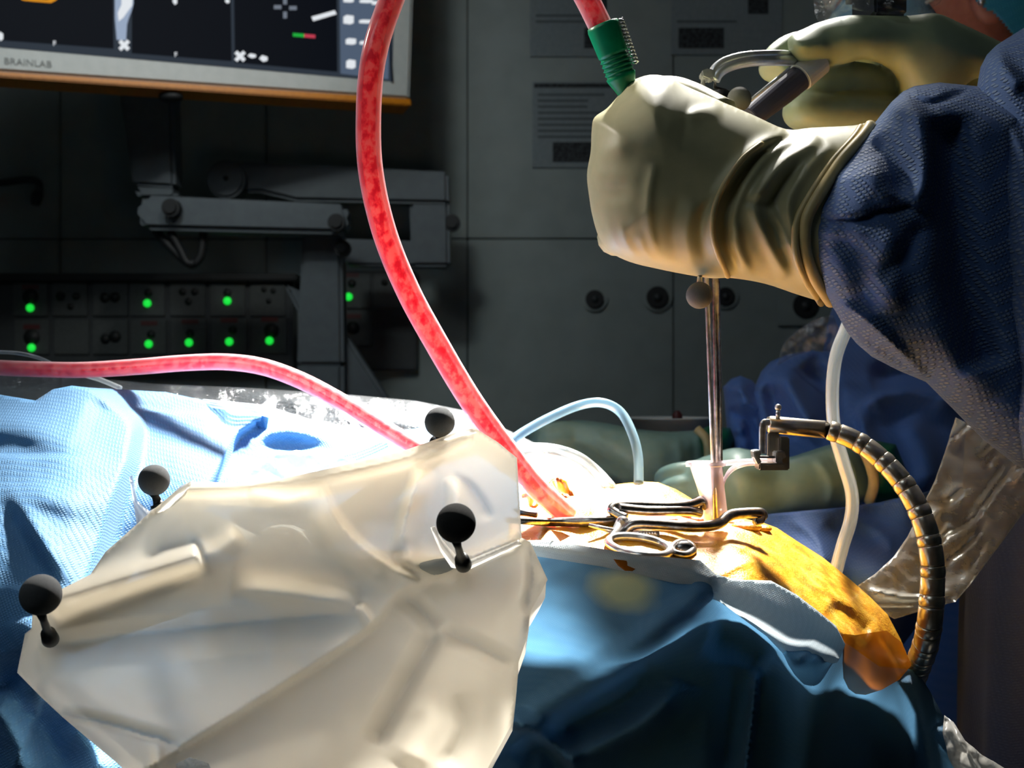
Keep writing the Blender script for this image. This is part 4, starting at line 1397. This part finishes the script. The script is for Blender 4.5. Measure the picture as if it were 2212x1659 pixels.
# right hand: thumb over the top, two curled fingers towards the viewer
thumb = [(1700, 90), (1703, 80), (1716, 70), (1740, 60), (1761, 50), (1827, 33), (1904, 33), (1966, 33), (2023, 28), (2076, 50), (2158, 88), (2200, 110), (2200, 190), (2120, 168), (2080, 190), (2040, 230), (1990, 250), (1950, 236), (1944, 195), (1933, 163), (1910, 143), (1882, 132), (1861, 129), (1827, 138), (1778, 145), (1740, 141), (1718, 130), (1704, 112)]
me = sheet(thumb, tps([(1700, 95, .572), (1850, 80, .578), (2000, 80, .588), (2180, 140, .60), (1960, 230, .60)]), 6, [([(1700, 100), (1740, 96), (1790, 92)], 2, 20, 20, 'g'), ([(1840, 60), (1900, 90), (1950, 150)], -1.5, 30, 30, 'g')], inflate=(62, 0.016), back=0.022, round_outline=3)
h = join([me])
h.tube(ppath([(1985, 215, .625), (1930, 190, .612), (1860, 172, .600), (1790, 172, .594), (1748, 190, .596), (1742, 215, .61), (1790, 225, .628)], 40), 0.0090, 16)
h.tube(ppath([(1985, 255, .622), (1930, 240, .606), (1860, 236, .594), (1780, 240, .588), (1738, 238, .590), (1728, 245, .604), (1770, 255, .622)], 40), 0.0088, 16)
h.tube(ppath([(1985, 295, .622), (1920, 290, .606), (1850, 290, .60), (1790, 290, .60), (1770, 290, .615)], 40), 0.0085, 16)
h.tube(ppath([(1900, 110, .63), (1800, 95, .625), (1722, 100, .618), (1680, 125, .610), (1668, 158, .604)], 40), 0.0078, 16)
pl = sheet([(1880, 120), (1960, 90), (2100, 90), (2180, 130), (2160, 240), (2060, 300), (1940, 310), (1880, 280), (1860, 200)], 0.635, 8, inflate=(90, 0.022), back=0.02)
h.add([v.co.copy() for v in pl.vertices], [tuple(p.vertices) for p in pl.polygons])
rg = finish('glove', smooth_join(h, 0.0013, 5), M['glove_olive'], sg)
rg['label'] = 'olive cream latex glove, thumb and curled fingers'

# gown body at the right edge
bm_ = MB()
sec = [(0.02, .27, .22), (0.45, .265, .215), (0.90, .255, .205), (1.10, .25, .20), (1.30, .24, .19), (1.45, .20, .15), (1.52, .09, .08)]
ring = 64
vs, fs = [], []
for z, rx, ry in spline(sec, 60):
    for k in range(ring):
        a = 2 * math.pi * k / ring
        f = 1 + 0.035 * math.sin(7 * a + z * 3) + 0.02 * math.sin(13 * a - z * 5)
        vs.append(Vector((0.56 + rx * f * math.cos(a), 0.76 + ry * f * math.sin(a), z)))
nr = len(vs) // ring
for i in range(nr - 1):
    for k in range(ring):
        fs.append((i * ring + k, i * ring + (k + 1) % ring, (i + 1) * ring + (k + 1) % ring, (i + 1) * ring + k))
fs.append(tuple(range(ring - 1, -1, -1)))
fs.append(tuple((nr - 1) * ring + k for k in range(ring)))
bm_.add(vs, fs).build('gown_body', M['gown_shaded'], sg)

# ================================================================== assistant behind: head, mask, cap, gown, two hands
asx = thing('person', 'assistant with turquoise cap and pale blue mask behind the surgeon', 'person', (0.53, 1.16, 0.0))
HX, HY = 0.0, 1.10
kz = CZ
hb = MB()
hb.sphere((.468, HY, kz + .440), 1, 32, 20, (.094, .076, .108))
hb.sphere((.424, HY, kz + .350), 1, 28, 18, (.058, .056, .060))
hb.sphere((.400, HY, kz + .322), 1, 24, 16, (.030, .032, .028))
hb.sphere((.378, HY, kz + .385), 1, 20, 14, (.022, .015, .026))
hb.sphere((.384, HY, kz + .345), 1, 20, 14, (.020, .026, .016))
hb.sphere((.478, HY - .072, kz + .385), 1, 20, 14, (.020, .010, .032))
hb.sphere((.478, HY + .072, kz + .385), 1, 20, 14, (.020, .010, .032))
hb.tube([(.475, HY, kz + .40), (.492, HY + .005, kz + .31), (.515, HY + .02, kz + .22), (.53, HY + .04, kz + .12)], [.056, .054, .060, .085], 24)
hm = finish('head', smooth_join(hb, 0.0035, 5), M['skin'], asx)
MB().sphere((.366, HY - .030, kz + .412), .011, 16, 10).sphere((.366, HY + .030, kz + .412), .011, 16, 10).build('eyes', M['white_enamel'], asx)


def half_shell(c, r, keep, su=200, sv=140):
    mb = MB().sphere(c, 1, su, sv, r)
    bm = bmesh.new()
    bm.from_mesh(mb.mesh('s'))
    bmesh.ops.delete(bm, geom=[v for v in bm.verts if not keep(v.co)], context='VERTS')
    me = bpy.data.meshes.new('shell')
    bm.to_mesh(me)
    bm.free()
    return me


cpo = finish('cap', half_shell((.492, HY, kz + .424), (.108, .093, .132), lambda v: v.z > kz + .352 - (v.x - .486) * 0.8 + (0.10 if v.x < .40 else 0)), M['cap'], asx)
solid(cpo, 0.0012)
mko = finish('mask', half_shell((.404, HY, kz + .352), (.058, .068, .066), lambda v: v.x < .446 + (v.z - kz - .352) * 0.10), M['mask'], asx)
solid(mko, 0.0012)
MB().tube([(.424, HY - .060, kz + .378), (.452, HY - .082, kz + .392), (.478, HY - .084, kz + .405)], 0.0018, 8).build('mask_strap', M['white_enamel'], asx)
MB().sphere((.466, HY - .082, kz + .372), .0035, 14, 8).build('earring', M['steel'], asx)
for c in list(asx.children):                       # lean the head towards the table
    c.location = (-0.046, 0.0, -0.030)
bm_ = MB()
vs, fs = [], []
for z, rx, ry in spline([(0.02, .24, .20), (0.6, .23, .19), (1.0, .225, .18), (1.22, .225, .16), (1.36, .20, .14), (1.42, .10, .09), (1.45, .07, .07)], 50):
    for k in range(ring):
        a = 2 * math.pi * k / ring
        f = 1 + 0.03 * math.sin(6 * a + z * 4)
        vs.append(Vector((0.55 + rx * f * math.cos(a), 1.20 + ry * f * math.sin(a), z)))
nr = len(vs) // ring
for i in range(nr - 1):
    for k in range(ring):
        fs.append((i * ring + k, i * ring + (k + 1) % ring, (i + 1) * ring + (k + 1) % ring, (i + 1) * ring + k))
fs.append(tuple(range(ring - 1, -1, -1)))
fs.append(tuple((nr - 1) * ring + k for k in range(ring)))
bm_.add(vs, fs).build('gown_body', M['gown_far'], asx)

# its sleeves and gown front across the table
me = sheet([(1562, 836), (1580, 818), (1600, 811), (1625, 822), (1650, 850), (1672, 880), (1690, 960), (1680, 1010), (1620, 1000), (1585, 975), (1570, 930)], tps([(1562, 836, 1.050), (1650, 850, 1.050), (1620, 1000, 1.020)]), 6, [
    ([(1590, 830), (1620, 870), (1650, 890)], 16, 14, 14, 'g'), ([(1580, 880), (1620, 930), (1640, 990)], -16, 14, 14, 'g'), ([(1600, 860), (1600, 940)], 12, 14, 14, 'g')], inflate=(50, 0.035), back=0.035)
finish('gown_sleeve', me, M['gown_far'], asx)
me = sheet([(1640, 850), (1660, 802), (1680, 780), (1712, 766), (1754, 757), (1790, 762), (1815, 775), (1835, 690), (1880, 680), (1960, 700), (2140, 720), (2300, 800), (2300, 1090), (2100, 1090), (1960, 1060), (1850, 1010), (1760, 985), (1700, 1000), (1672, 960), (1650, 900)],
           tps([(1650, 850, 1.000), (1754, 757, 1.050), (1880, 690, 1.120), (2200, 800, 1.100), (2100, 1080, 0.980), (1850, 1000, 0.940), (1700, 1000, 0.940)]), 8, [
    ([(1690, 800), (1720, 860), (1760, 930)], 28, 20, 24, 'g'), ([(1740, 780), (1790, 850), (1800, 930)], -28, 24, 24, 'g'), ([(1660, 830), (1680, 900), (1700, 960)], -20, 16, 16, 'g'),
    ([(1850, 880), (1920, 850), (2000, 850), (2080, 880)], 32, 14, 60, 't'), ([(1850, 880), (1880, 960), (1950, 1040)], 24, 30, 14, 't'), ([(1880, 820), (1960, 800), (2060, 830)], -32, 26, 26, 'g'),
    ([(1960, 900), (2000, 980), (2010, 1060)], 20, 30, 30, 'g')], skirt=[(0.03, 0.0), (0.06, -0.05)])
o = finish('gown_sleeve', me, M['gown_far'], asx)

g2 = [(1442, 1043), (1456, 1025), (1472, 1012), (1500, 994), (1532, 982), (1583, 967), (1623, 972), (1665, 984), (1703, 987), (1753, 972), (1804, 957), (1844, 962), (1869, 992), (1884, 1043), (1876, 1078), (1844, 1093), (1760, 1108), (1653, 1118), (1577, 1122), (1502, 1112), (1460, 1080)]
me = sheet(g2, tps([(1442, 1043, 0.860), (1600, 1040, 0.840), (1880, 1040, 0.860)]), 6, [
    ([(1760, 985), (1795, 1040), (1790, 1100)], 3, 8, 10, 'g'), ([(1790, 975), (1822, 1030), (1818, 1095)], -3, 8, 8, 'g'), ([(1820, 968), (1848, 1030), (1842, 1085)], 3, 8, 8, 'g'),
    ([(1700, 990), (1680, 1040), (1690, 1110)], -4, 30, 30, 'g'), ([(1500, 1010), (1560, 1060), (1580, 1110)], -4, 18, 18, 'g'), ([(1590, 975), (1610, 1040), (1600, 1100)], 4, 30, 30, 'g')], inflate=(70, 0.026), back=0.024, round_outline=3)
h = join([me])
for i, (yy, dd) in enumerate(((1020, 0.855), (1050, 0.845), (1080, 0.840), (1106, 0.842))):
    h.tube(ppath([(1600, yy + 6, 0.855), (1520, yy + 2, dd), (1462, yy + 8, dd), (1440, yy + 18, dd + .02), (1470, yy + 22, dd + .035)], 30), 0.0100, 14)
n1 = finish('glove', smooth_join(h, 0.0016, 4), M['glove_green'], asx)
MB().tube(ppath([(1846, 955, 0.832), (1872, 985, 0.828), (1888, 1040, 0.832), (1878, 1084, 0.842)], 24), 0.004, 12).build('rolled_rim', M['glove_rim'], n1)
me = sheet([(1840, 965), (1880, 950), (1935, 960), (1960, 1020), (1945, 1085), (1880, 1090)], .885, 6, inflate=(50, 0.03), back=0.03)
finish('under_glove', me, M['green_under'], asx)
g3 = [(1165, 955), (1178, 935), (1200, 917), (1241, 907), (1301, 912), (1381, 927), (1452, 932), (1512, 930), (1526, 955), (1524, 1000), (1510, 1050), (1402, 1060), (1330, 1040), (1276, 1010), (1200, 992), (1172, 975)]
me = sheet(g3, tps([(1165, 955, 1.020), (1400, 990, 1.000), (1520, 980, 1.020)]), 6, [([(1280, 935), (1310, 955), (1345, 955)], 2.5, 8, 8, 'g'), ([(1460, 940), (1470, 990), (1460, 1040)], 3, 10, 10, 'g'), ([(1495, 935), (1500, 990), (1490, 1040)], -3, 8, 8, 'g'), ([(1220, 960), (1280, 990), (1360, 1030)], -4, 14, 14, 'g')], inflate=(60, 0.026), back=0.024, round_outline=3)
h = join([me])
for yy, dd in ((930, 1.005), (952, 1.000), (974, 1.005), (994, 1.015)):
    h.tube(ppath([(1300, yy + 10, 1.020), (1230, yy, dd), (1180, yy + 4, dd), (1160, yy + 14, dd + .02)], 24), 0.0088, 14)
n2 = finish('glove', smooth_join(h, 0.0018, 4), M['glove_green'], asx)
MB().tube(ppath([(1505, 926, 0.988), (1526, 950, 0.984), (1530, 990, 0.986), (1520, 1030, 0.992)], 24), 0.004, 12).build('rolled_rim', M['glove_rim'], n2)
me = sheet([(1500, 935), (1530, 920), (1578, 925), (1590, 950), (1575, 985), (1520, 1000)], 1.02, 6, inflate=(40, 0.03), back=0.03)
finish('under_glove', me, M['green_under'], asx)

# blue cloth under the assistant's hands
me = sheet([(1640, 1112), (1720, 1105), (1830, 1095), (1900, 1085), (2010, 1060), (2060, 1120), (1990, 1200), (1900, 1262), (1830, 1290), (1740, 1250), (1660, 1180)], tps([(1640, 1112, 0.810), (1900, 1085, 0.830), (2050, 1110, 0.850), (1900, 1262, 0.730), (1740, 1250, 0.710)]), 8, [
    ([(1700, 1120), (1760, 1160), (1790, 1230)], 8, 20, 16, 't'), ([(1780, 1130), (1830, 1160), (1920, 1180)], -10, 20, 20, 'g'), ([(1830, 1110), (1900, 1150), (1930, 1190)], 8, 20, 20, 't')], skirt=[(0.02, -0.01), (0.05, -0.08)])
o = tag(finish('surgical_drape', me, M['gown_far']), 'blue folded cloth lying under the assistant hands behind the amber film', 'drape')
solid(o, 0.0006)

# ================================================================== endoscope with two rods in the fist
en = thing('endoscope', 'steel endoscope with twin rods, marker balls and a curved handle held in the fist', 'endoscope', P(1550, 1122, .528))
d1 = .524
MB().tube([P(1524, 420, .536), P(1526, 600, .530), P(1535, 830, .526), P(1546, 1124, .522)], 5.8 * d1 / FPX, 18).build('rod', M['steel'], en)
MB().tube([P(1544, 420, .545), P(1545, 600, .540), P(1549, 830, .536), P(1553, 1128, .532)], 10 * .536 / FPX, 22).build('rod', M['steel_dark'], en)
b = MB().sphere(P(1511, 638, .495), 29 * .495 / FPX, 36, 22).build('marker_sphere', M['ball_light'], en)
MB().tube([P(1512, 595, .505), P(1511, 612, .498)], [0.0010, 0.0013], 10).build('pin', M['steel'], b)
b = MB().sphere(P(1597, 214, .545), 26 * .545 / FPX, 36, 22).build('marker_sphere', M['ball_light'], en)
MB().tube([P(1597, 236, .545), P(1596, 262, .548)], 0.0022, 12).build('pin', M['steel'], b)
for off, rr in (((0, 0), 0.0021), ((6, 13), 0.0026)):
    MB().tube(ppath([(1538 + off[0], 160 + off[1], .56), (1546 + off[0], 146 + off[1], .56), (1566 + off[0], 132 + off[1], .56), (1600 + off[0], 122 + off[1], .56), (1640 + off[0], 118 + off[1], .562), (1700 + off[0], 118 + off[1], .57), (1760, 130, .60)], 50), rr, 12).build('handle_bar', M['chrome'], en)
pxprism(MB(), [(1515, 152), (1532, 146), (1546, 152), (1546, 168), (1533, 172), (1516, 166)], .557, 0.008).build('end_block', M['chrome'], en, 0.0008)
pxprism(MB(), [(1518, 170), (1524, 172), (1523, 190), (1512, 192)], .559, 0.005).build('lug', M['chrome'], en, 0.0004)
pxprism(MB(), [(1546, 160), (1552, 162), (1547, 186), (1572, 192), (1570, 214), (1552, 216), (1560, 196), (1542, 190)], .562, 0.003).build('linkage', M['steel_dark'], en, 0.0004)
MB().tube(ppath([(1560, 210, .556), (1548, 300, .548), (1540, 420, .540), (1538, 520, .538)], 20), 0.0065, 16).build('shaft', M['steel_dark'], en)

hp = thing('handpiece', 'grey cylindrical handpiece with a pale band gripped by the upper hand', 'handpiece', P(1640, 250, .585))
ax0, ax1 = P(1772, 132, .574), P(1622, 254, .566)
MB().tube([ax0, ax0.lerp(ax1, 0.30)], [0.0068, 0.0072], 22).build('band', M['device_band'], hp, 0.0006)
MB().tube([ax0.lerp(ax1, 0.30), ax0.lerp(ax1, 0.55), ax1], [0.0066, 0.0066, 0.0055], 22).build('barrel', M['device'], hp, 0.0004)
MB().tube([P(1706, 148, .562), P(1622, 216, .558)], 0.0009, 8).build('edge_wire', M['device_band'], hp)

ch = thing('camera_head', 'dark camera head wrapped in clear plastic above the upper gloved hand', 'camera', P(1910, 36, .60))
pxprism(MB(), [(1888, -120), (1962, -120), (1960, 30), (1950, 37), (1900, 37), (1890, 28)], .585, 0.04).build('housing', M['camera_black'], ch, 0.004)
pxprism(MB(), [(1870, -160), (1980, -160), (1972, -70), (1880, -70)], .575, 0.06).build('rear_housing', M['camera_black'], ch, 0.004)
me = sheet([(1752, -60), (1760, 30), (1768, 48), (1800, 40), (1840, 20), (1890, 30), (1960, 36), (2000, 28), (2030, 6), (2060, -30), (2050, -120), (1760, -120)], tps([(1752, 0, .60), (1850, -20, .572), (1950, 0, .57), (2050, -20, .60)]), 7, [
    ([(1765, 10), (1800, 0), (1830, -30)], 6, 6, 10, 't'), ([(1790, 40), (1815, 10), (1840, -20)], 6, 5, 8, 't'), ([(2000, 26), (2025, 2), (2050, -30)], 8, 6, 8, 't'), ([(1840, 10), (1860, -20)], -5, 8, 8, 't')], wobble=0.005, wscale=40)
finish('sterile_cover', me, M['clear_cover'], ch)

# ================================================================== clear sheath (funnel) at the wound
sh = thing('sheath', 'clear plastic funnel sheath standing in the wound around the steel rods', 'sheath', P(1545, 1124, .53))
ds = .528
kk = ds / FPX


def ellipse_ring(cx, cy, rx, n=40):
    c = P(cx, cy, ds)
    return [c + Vector((math.cos(2 * math.pi * i / n) * rx * kk, math.sin(2 * math.pi * i / n) * rx * kk, 0)) for i in range(n)]


prof = [(1524, 1004, 35), (1530, 1030, 32), (1536, 1056, 29), (1541, 1080, 27), (1545, 1105, 26), (1547, 1126, 26)]
vs, fs = [], []
for cx, cy, r in prof:
    vs += ellipse_ring(cx, cy, r)
for i in range(len(prof) - 1):
    for k2 in range(40):
        fs.append((i * 40 + k2, i * 40 + (k2 + 1) % 40, (i + 1) * 40 + (k2 + 1) % 40, (i + 1) * 40 + k2))
o = MB().add(vs, fs).build('funnel', M['sheath'], sh)
solid(o, 0.0006)
MB().tube(ellipse_ring(1524, 1002, 38), 0.0011, 10, close=True).build('flange', M['sheath_solid'], sh)
MB().tube([P(1489, 998, .524), P(1489, 1008, .524)], 0.0016, 12).build('flange_tab', M['sheath_solid'], sh)
MB().tube([P(1552, 1002, ds), P(1590, 998, ds - .002), P(1640, 996, ds - .004), P(1690, 996, ds - .004)], 0.0013, 12).build('handle', M['sheath_solid'], sh)
MB().tube(ppath([(1558, 1062, ds), (1566, 1034, ds), (1584, 1014, ds), (1610, 1004, ds - .003), (1640, 1002, ds - .004)], 24), 0.0008, 8).tube(ppath([(1560, 1048, ds), (1574, 1018, ds), (1590, 1004, ds)], 16), 0.0007, 8).build('web_rib', M['sheath_solid'], sh)

# ================================================================== flexible retractor arm
fa = thing('flexible_arm', 'segmented steel gooseneck arm clamping the clear sheath', 'retractor arm', P(1985, 1450, .50))
cen = [(1790, 929, .522), (1830, 943, .520), (1870, 965, .517), (1912, 1000, .513), (1950, 1043, .509), (1982, 1096, .505), (2003, 1153, .502), (2014, 1214, .50), (2014, 1270, .50), (2010, 1330, .50), (2000, 1390, .510), (1982, 1440, .535), (1968, 1480, .565)]
path = ppath(cen, 240)
acc = [0.0]
for i in range(1, len(path)):
    acc.append(acc[-1] + (path[i] - path[i - 1]).length)
tot = acc[-1]


def at_len(s):
    s = min(max(s, 0), tot)
    for i in range(1, len(acc)):
        if acc[i] >= s:
            t = (s - acc[i - 1]) / max(acc[i] - acc[i - 1], 1e-9)
            return path[i - 1].lerp(path[i], t)
    return path[-1]


MB().tube([P(1658, 917, .526), P(1664, 917, .526), P(1780, 928, .523), P(1786, 929, .522)], [0.0035, 0.0040, 0.0041, 0.0036], 24).build('end_tube', M['steel_arm'], fa)
MB().tube(path, 0.0040, 14).build('core_cable', M['groove'], fa)
s, i = 0.0, 0
while s < tot - 0.004:
    L = 0.0086 if i % 2 else 0.0046
    r = 0.0045 + 0.0013 * min(1, s / tot * 1.3)
    pts = [at_len(s + L * f) for f in (0.01, 0.07, 0.5, 0.93, 0.99)]
    rr = [r * 0.95, r, r * (1.05 if i % 2 == 0 else 1.0), r, r * 0.95]
    MB().tube(pts, rr, 22).build('segment' if i % 2 else 'ball_joint', M['steel_arm'], fa)
    s += L
    i += 1
MB().tube([P(1680, 905, .524), P(1681, 886, .523)], 0.0011, 12).sphere(P(1681, 880, .523), 0.0016, 16, 10).build('pin', M['steel'], fa)
MB().tube(ppath([(1660, 912, .520), (1650, 914, .519), (1647, 930, .519), (1647, 980, .519)], 30), 0.0016, 10, flat=((0, 1, 0), 0.5)).build('bracket', M['steel'], fa)
pxbox(MB(), 1659, 936, 1684, 986, .523, 0.003).build('back_plate', M['steel_arm'], fa, 0.0004)
pxbox(MB(), 1684, 944, 1706, 1016, .519, 0.006).build('side_plate', M['steel_arm'], fa, 0.0006)
pxprism(MB(), [(1628, 974), (1643, 972), (1645, 984), (1640, 986), (1646, 1000), (1638, 1004), (1630, 988)], .515, 0.008).build('jaw', M['steel'], fa, 0.0004)
pxprism(MB(), [(1677, 976), (1694, 974), (1700, 988), (1690, 992), (1692, 1004), (1676, 1000)], .514, 0.008).build('jaw', M['steel'], fa, 0.0004)
pxbox(MB(), 1640, 1001, 1698, 1016, .513, 0.010).build('lower_jaw', M['steel_arm'], fa, 0.0006)
pxbox(MB(), 1636, 986, 1690, 990, .516, 0.006).build('jaw_bar', M['steel_dark'], fa, 0.0004)

# ================================================================== wound retractor (scissor grip)
rt = thing('wound_retractor', 'scissor-like steel wound retractor with finger rings lying on the amber film', 'retractor', P(1400, 1210, .47))
HR = .47


def hpt(px, py, lift=0.003):
    return on_surface(head_tree, px, py, lift, HR)


MB().tube([hpt(1100, 1124, .006), hpt(1180, 1128, .007), hpt(1260, 1127, .008), hpt(1345, 1124, .008)], [0.0016, 0.0026, 0.0032, 0.0030], 14, flat=((0, 0.3, 1), 0.75)).build('blade', M['steel_dark'], rt)
MB().tube([hpt(1110, 1103, .004), hpt(1160, 1112, .004)], 0.0012, 10).build('blade_tip', M['post'], rt)
dj = hpt(1345, 1128, .008).y
MB().tube(ppath([(1352, 1120, dj), (1335, 1112, dj + .002), (1322, 1102, dj + .004), (1332, 1093, dj + .006), (1370, 1092, dj + .008), (1440, 1094, dj + .008), (1490, 1090, dj + .01), (1515, 1082, dj + .012), (1520, 1096, dj + .014)], 60), 0.0023, 14).build('upper_arm', M['steel_dark'], rt)
MB().tube(ppath([(1336, 1098, dj + .004), (1400, 1104, dj + .005), (1480, 1103, dj + .008), (1512, 1108, dj + .012)], 30), 0.0024, 12).build('upper_arm_edge', M['steel_dark'], rt)
MB().tube(ppath([(1346, 1128, dj - .001), (1336, 1150, dj - .006), (1322, 1172, dj - .010)], 20), 0.0033, 14, flat=((0, 1, 0), 0.6)).build('shank', M['steel'], rt)
MB().tube(ppath([(1330, 1166, dj - .008), (1350, 1146, dj - .006), (1372, 1132, dj - .006), (1420, 1133, dj - .006), (1500, 1138, dj - .004), (1550, 1132, dj), (1572, 1116, dj + .004), (1592, 1110, dj + .006), (1640, 1108, dj + .008), (1648, 1116, dj + .010)], 70), 0.0025, 14).build('lower_arm', M['steel_dark'], rt)
MB().tube(ppath([(1646, 1110, dj + .008), (1644, 1124, dj + .006), (1630, 1128, dj + .004)], 14), 0.0018, 10, flat=((0, 1, 0), 0.6)).build('hook', M['steel_dark'], rt)
c0 = (1381, 1180)
rp = []
for i in range(48):
    a = 2 * math.pi * i / 48
    px = c0[0] + 66 * math.cos(a) + 6 * math.sin(a)
    py = c0[1] + 20 * math.sin(a) + 8 * math.cos(a)
    rp.append(hpt(px, py, 0.004))
MB().tube(rp, 0.0019, 12, close=True).build('finger_ring', M['steel'], rt)
MB().tube([P(1346, 1127, dj - .004), P(1346, 1127, dj + .004)], 0.0026, 16).build('pivot', M['steel'], rt)
rk = MB().tube([P(1368, 1152, dj - .008), P(1424, 1154, dj - .008)], 0.0015, 10)
for i in range(8):
    rk.sphere(P(1374 + i * 6, 1152, dj - .0092), 0.0008, 10, 6)
rk.build('ratchet', M['steel'], rt)
MB().tube([P(1272, 1134, dj - .006), P(1330, 1148, dj - .007)], [0.0008, 0.0014], 10).build('ratchet_tip', M['steel'], rt)
MB().tube([hpt(x, y, 0.003) for x, y in spline([(1452, 1182), (1470, 1172), (1492, 1177), (1496, 1190), (1480, 1199), (1456, 1194)], 40, True)], 0.0017, 10, close=True).build('rear_ring', M['steel_dark'], rt)
MB().sphere(hpt(1478, 1186, 0.002), 0.0036, 18, 12, (1.3, 0.8, 1.0)).build('rear_knob', M['steel_dark'], rt)

# ================================================================== clear bag at the right, with crinkles
cbr = [(2065, 902), (2040, 980), (2020, 1037), (1985, 1110), (1960, 1160), (1930, 1203), (1890, 1240), (1854, 1264), (1870, 1290), (1901, 1321), (1932, 1337), (2000, 1316), (2064, 1300), (2095, 1264), (2150, 1190), (2212, 1106), (2320, 1000), (2320, 880), (2200, 960), (2121, 930)]
cr_ = []
rq = random.Random(11)
for i in range(20):
    x, y = rq.uniform(1900, 2200), rq.uniform(960, 1310)
    a = rq.uniform(-1.1, -0.5)
    L = rq.uniform(50, 160)
    cr_.append(([(x, y), (x + L * math.cos(a), y + L * math.sin(a))], rq.uniform(2, 5) * rq.choice((-1, 1)), rq.uniform(8, 26), rq.uniform(8, 26), 't', 0.3))
cr_ += [([(1880, 1275), (1960, 1290), (2060, 1280)], 8, 8, 14, 't'), ([(1900, 1318), (1980, 1312), (2064, 1296)], 5, 5, 5, 'g', 0.0)]
me = sheet(cbr, tps([(2065, 902, .62), (2020, 1037, .61), (1854, 1264, .57), (1932, 1337, .56), (2095, 1264, .57), (2320, 1000, .60)]), 7, cr_, wobble=0.002, wscale=20)
o = tag(finish('clear_bag', me, M['clear_bag']), 'crinkled clear plastic pouch hanging behind the steel gooseneck arm', 'plastic bag')
solid(o, 0.0003)
me = sheet([(2040, 1545), (2060, 1560), (2085, 1600), (2120, 1630), (2180, 1665), (2230, 1710), (2090, 1710), (2050, 1640), (2036, 1580)], tps([(2040, 1545, .515), (2085, 1600, .50), (2230, 1710, .50), (2090, 1710, .49)]), 6, [([(2050, 1560), (2090, 1630), (2140, 1690)], 5, 10, 14, 't')], wobble=0.003, wscale=30)
o = tag(finish('film_edge', me, M['bag_flap']), 'whitish plastic film edge at the lower right corner of the drape', 'plastic film')
solid(o, 0.0003)
me = sheet([(1690, 745), (1720, 715), (1760, 690), (1800, 680), (1815, 720), (1800, 760), (1760, 756), (1715, 768), (1680, 790)], 1.02, 6, [([(1700, 750), (1740, 730), (1790, 690)], 6, 8, 8, 't'), ([(1690, 770), (1750, 745)], -5, 8, 8, 't')], wobble=0.006, wscale=40)
o = tag(finish('film_scrap', me, M['clear_film']), 'pale clear film in the background below the cuff of the fist', 'plastic film')
solid(o, 0.0003)
me = sheet([(380, 1652), (410, 1636), (450, 1650), (470, 1700), (390, 1700)], 0.352, 5, [([(400, 1650), (430, 1690)], 3, 6, 6, 't')], wobble=0.002, wscale=40)
o = tag(finish('film_scrap', me, M['clear_film']), 'scrap of clear film under the lower edge of the milky bag', 'plastic film')
solid(o, 0.0003)

# ================================================================== pale dish far behind the hands
ty = thing('instrument_dish', 'pale shallow dish with a small red cap behind the farther gloved hand', 'dish', P(1450, 935, 1.12))
prof = [(0.030, 0.0), (0.034, 0.002), (0.040, 0.012), (0.043, 0.013)]
cdish = P(1450, 930, 1.12)
vs, fs = [], []
for r_, z_ in prof:
    for k2 in range(36):
        a = 2 * math.pi * k2 / 36
        vs.append(cdish + Vector((math.cos(a) * r_, math.sin(a) * r_, z_)))
for i in range(len(prof) - 1):
    for k2 in range(36):
        fs.append((i * 36 + k2, i * 36 + (k2 + 1) % 36, (i + 1) * 36 + (k2 + 1) % 36, (i + 1) * 36 + k2))
fs.append(tuple(range(36)))
solid(MB().add(vs, fs).build('bowl', M['white_enamel'], ty), 0.001)
MB().tube([cdish + Vector((0.003, -0.02, 0.002)), cdish + Vector((0.003, -0.02, 0.016)), cdish + Vector((0.003, -0.02, 0.020))], [0.005, 0.005, 0.002], 14).build('red_cap', M['red_label'], ty)
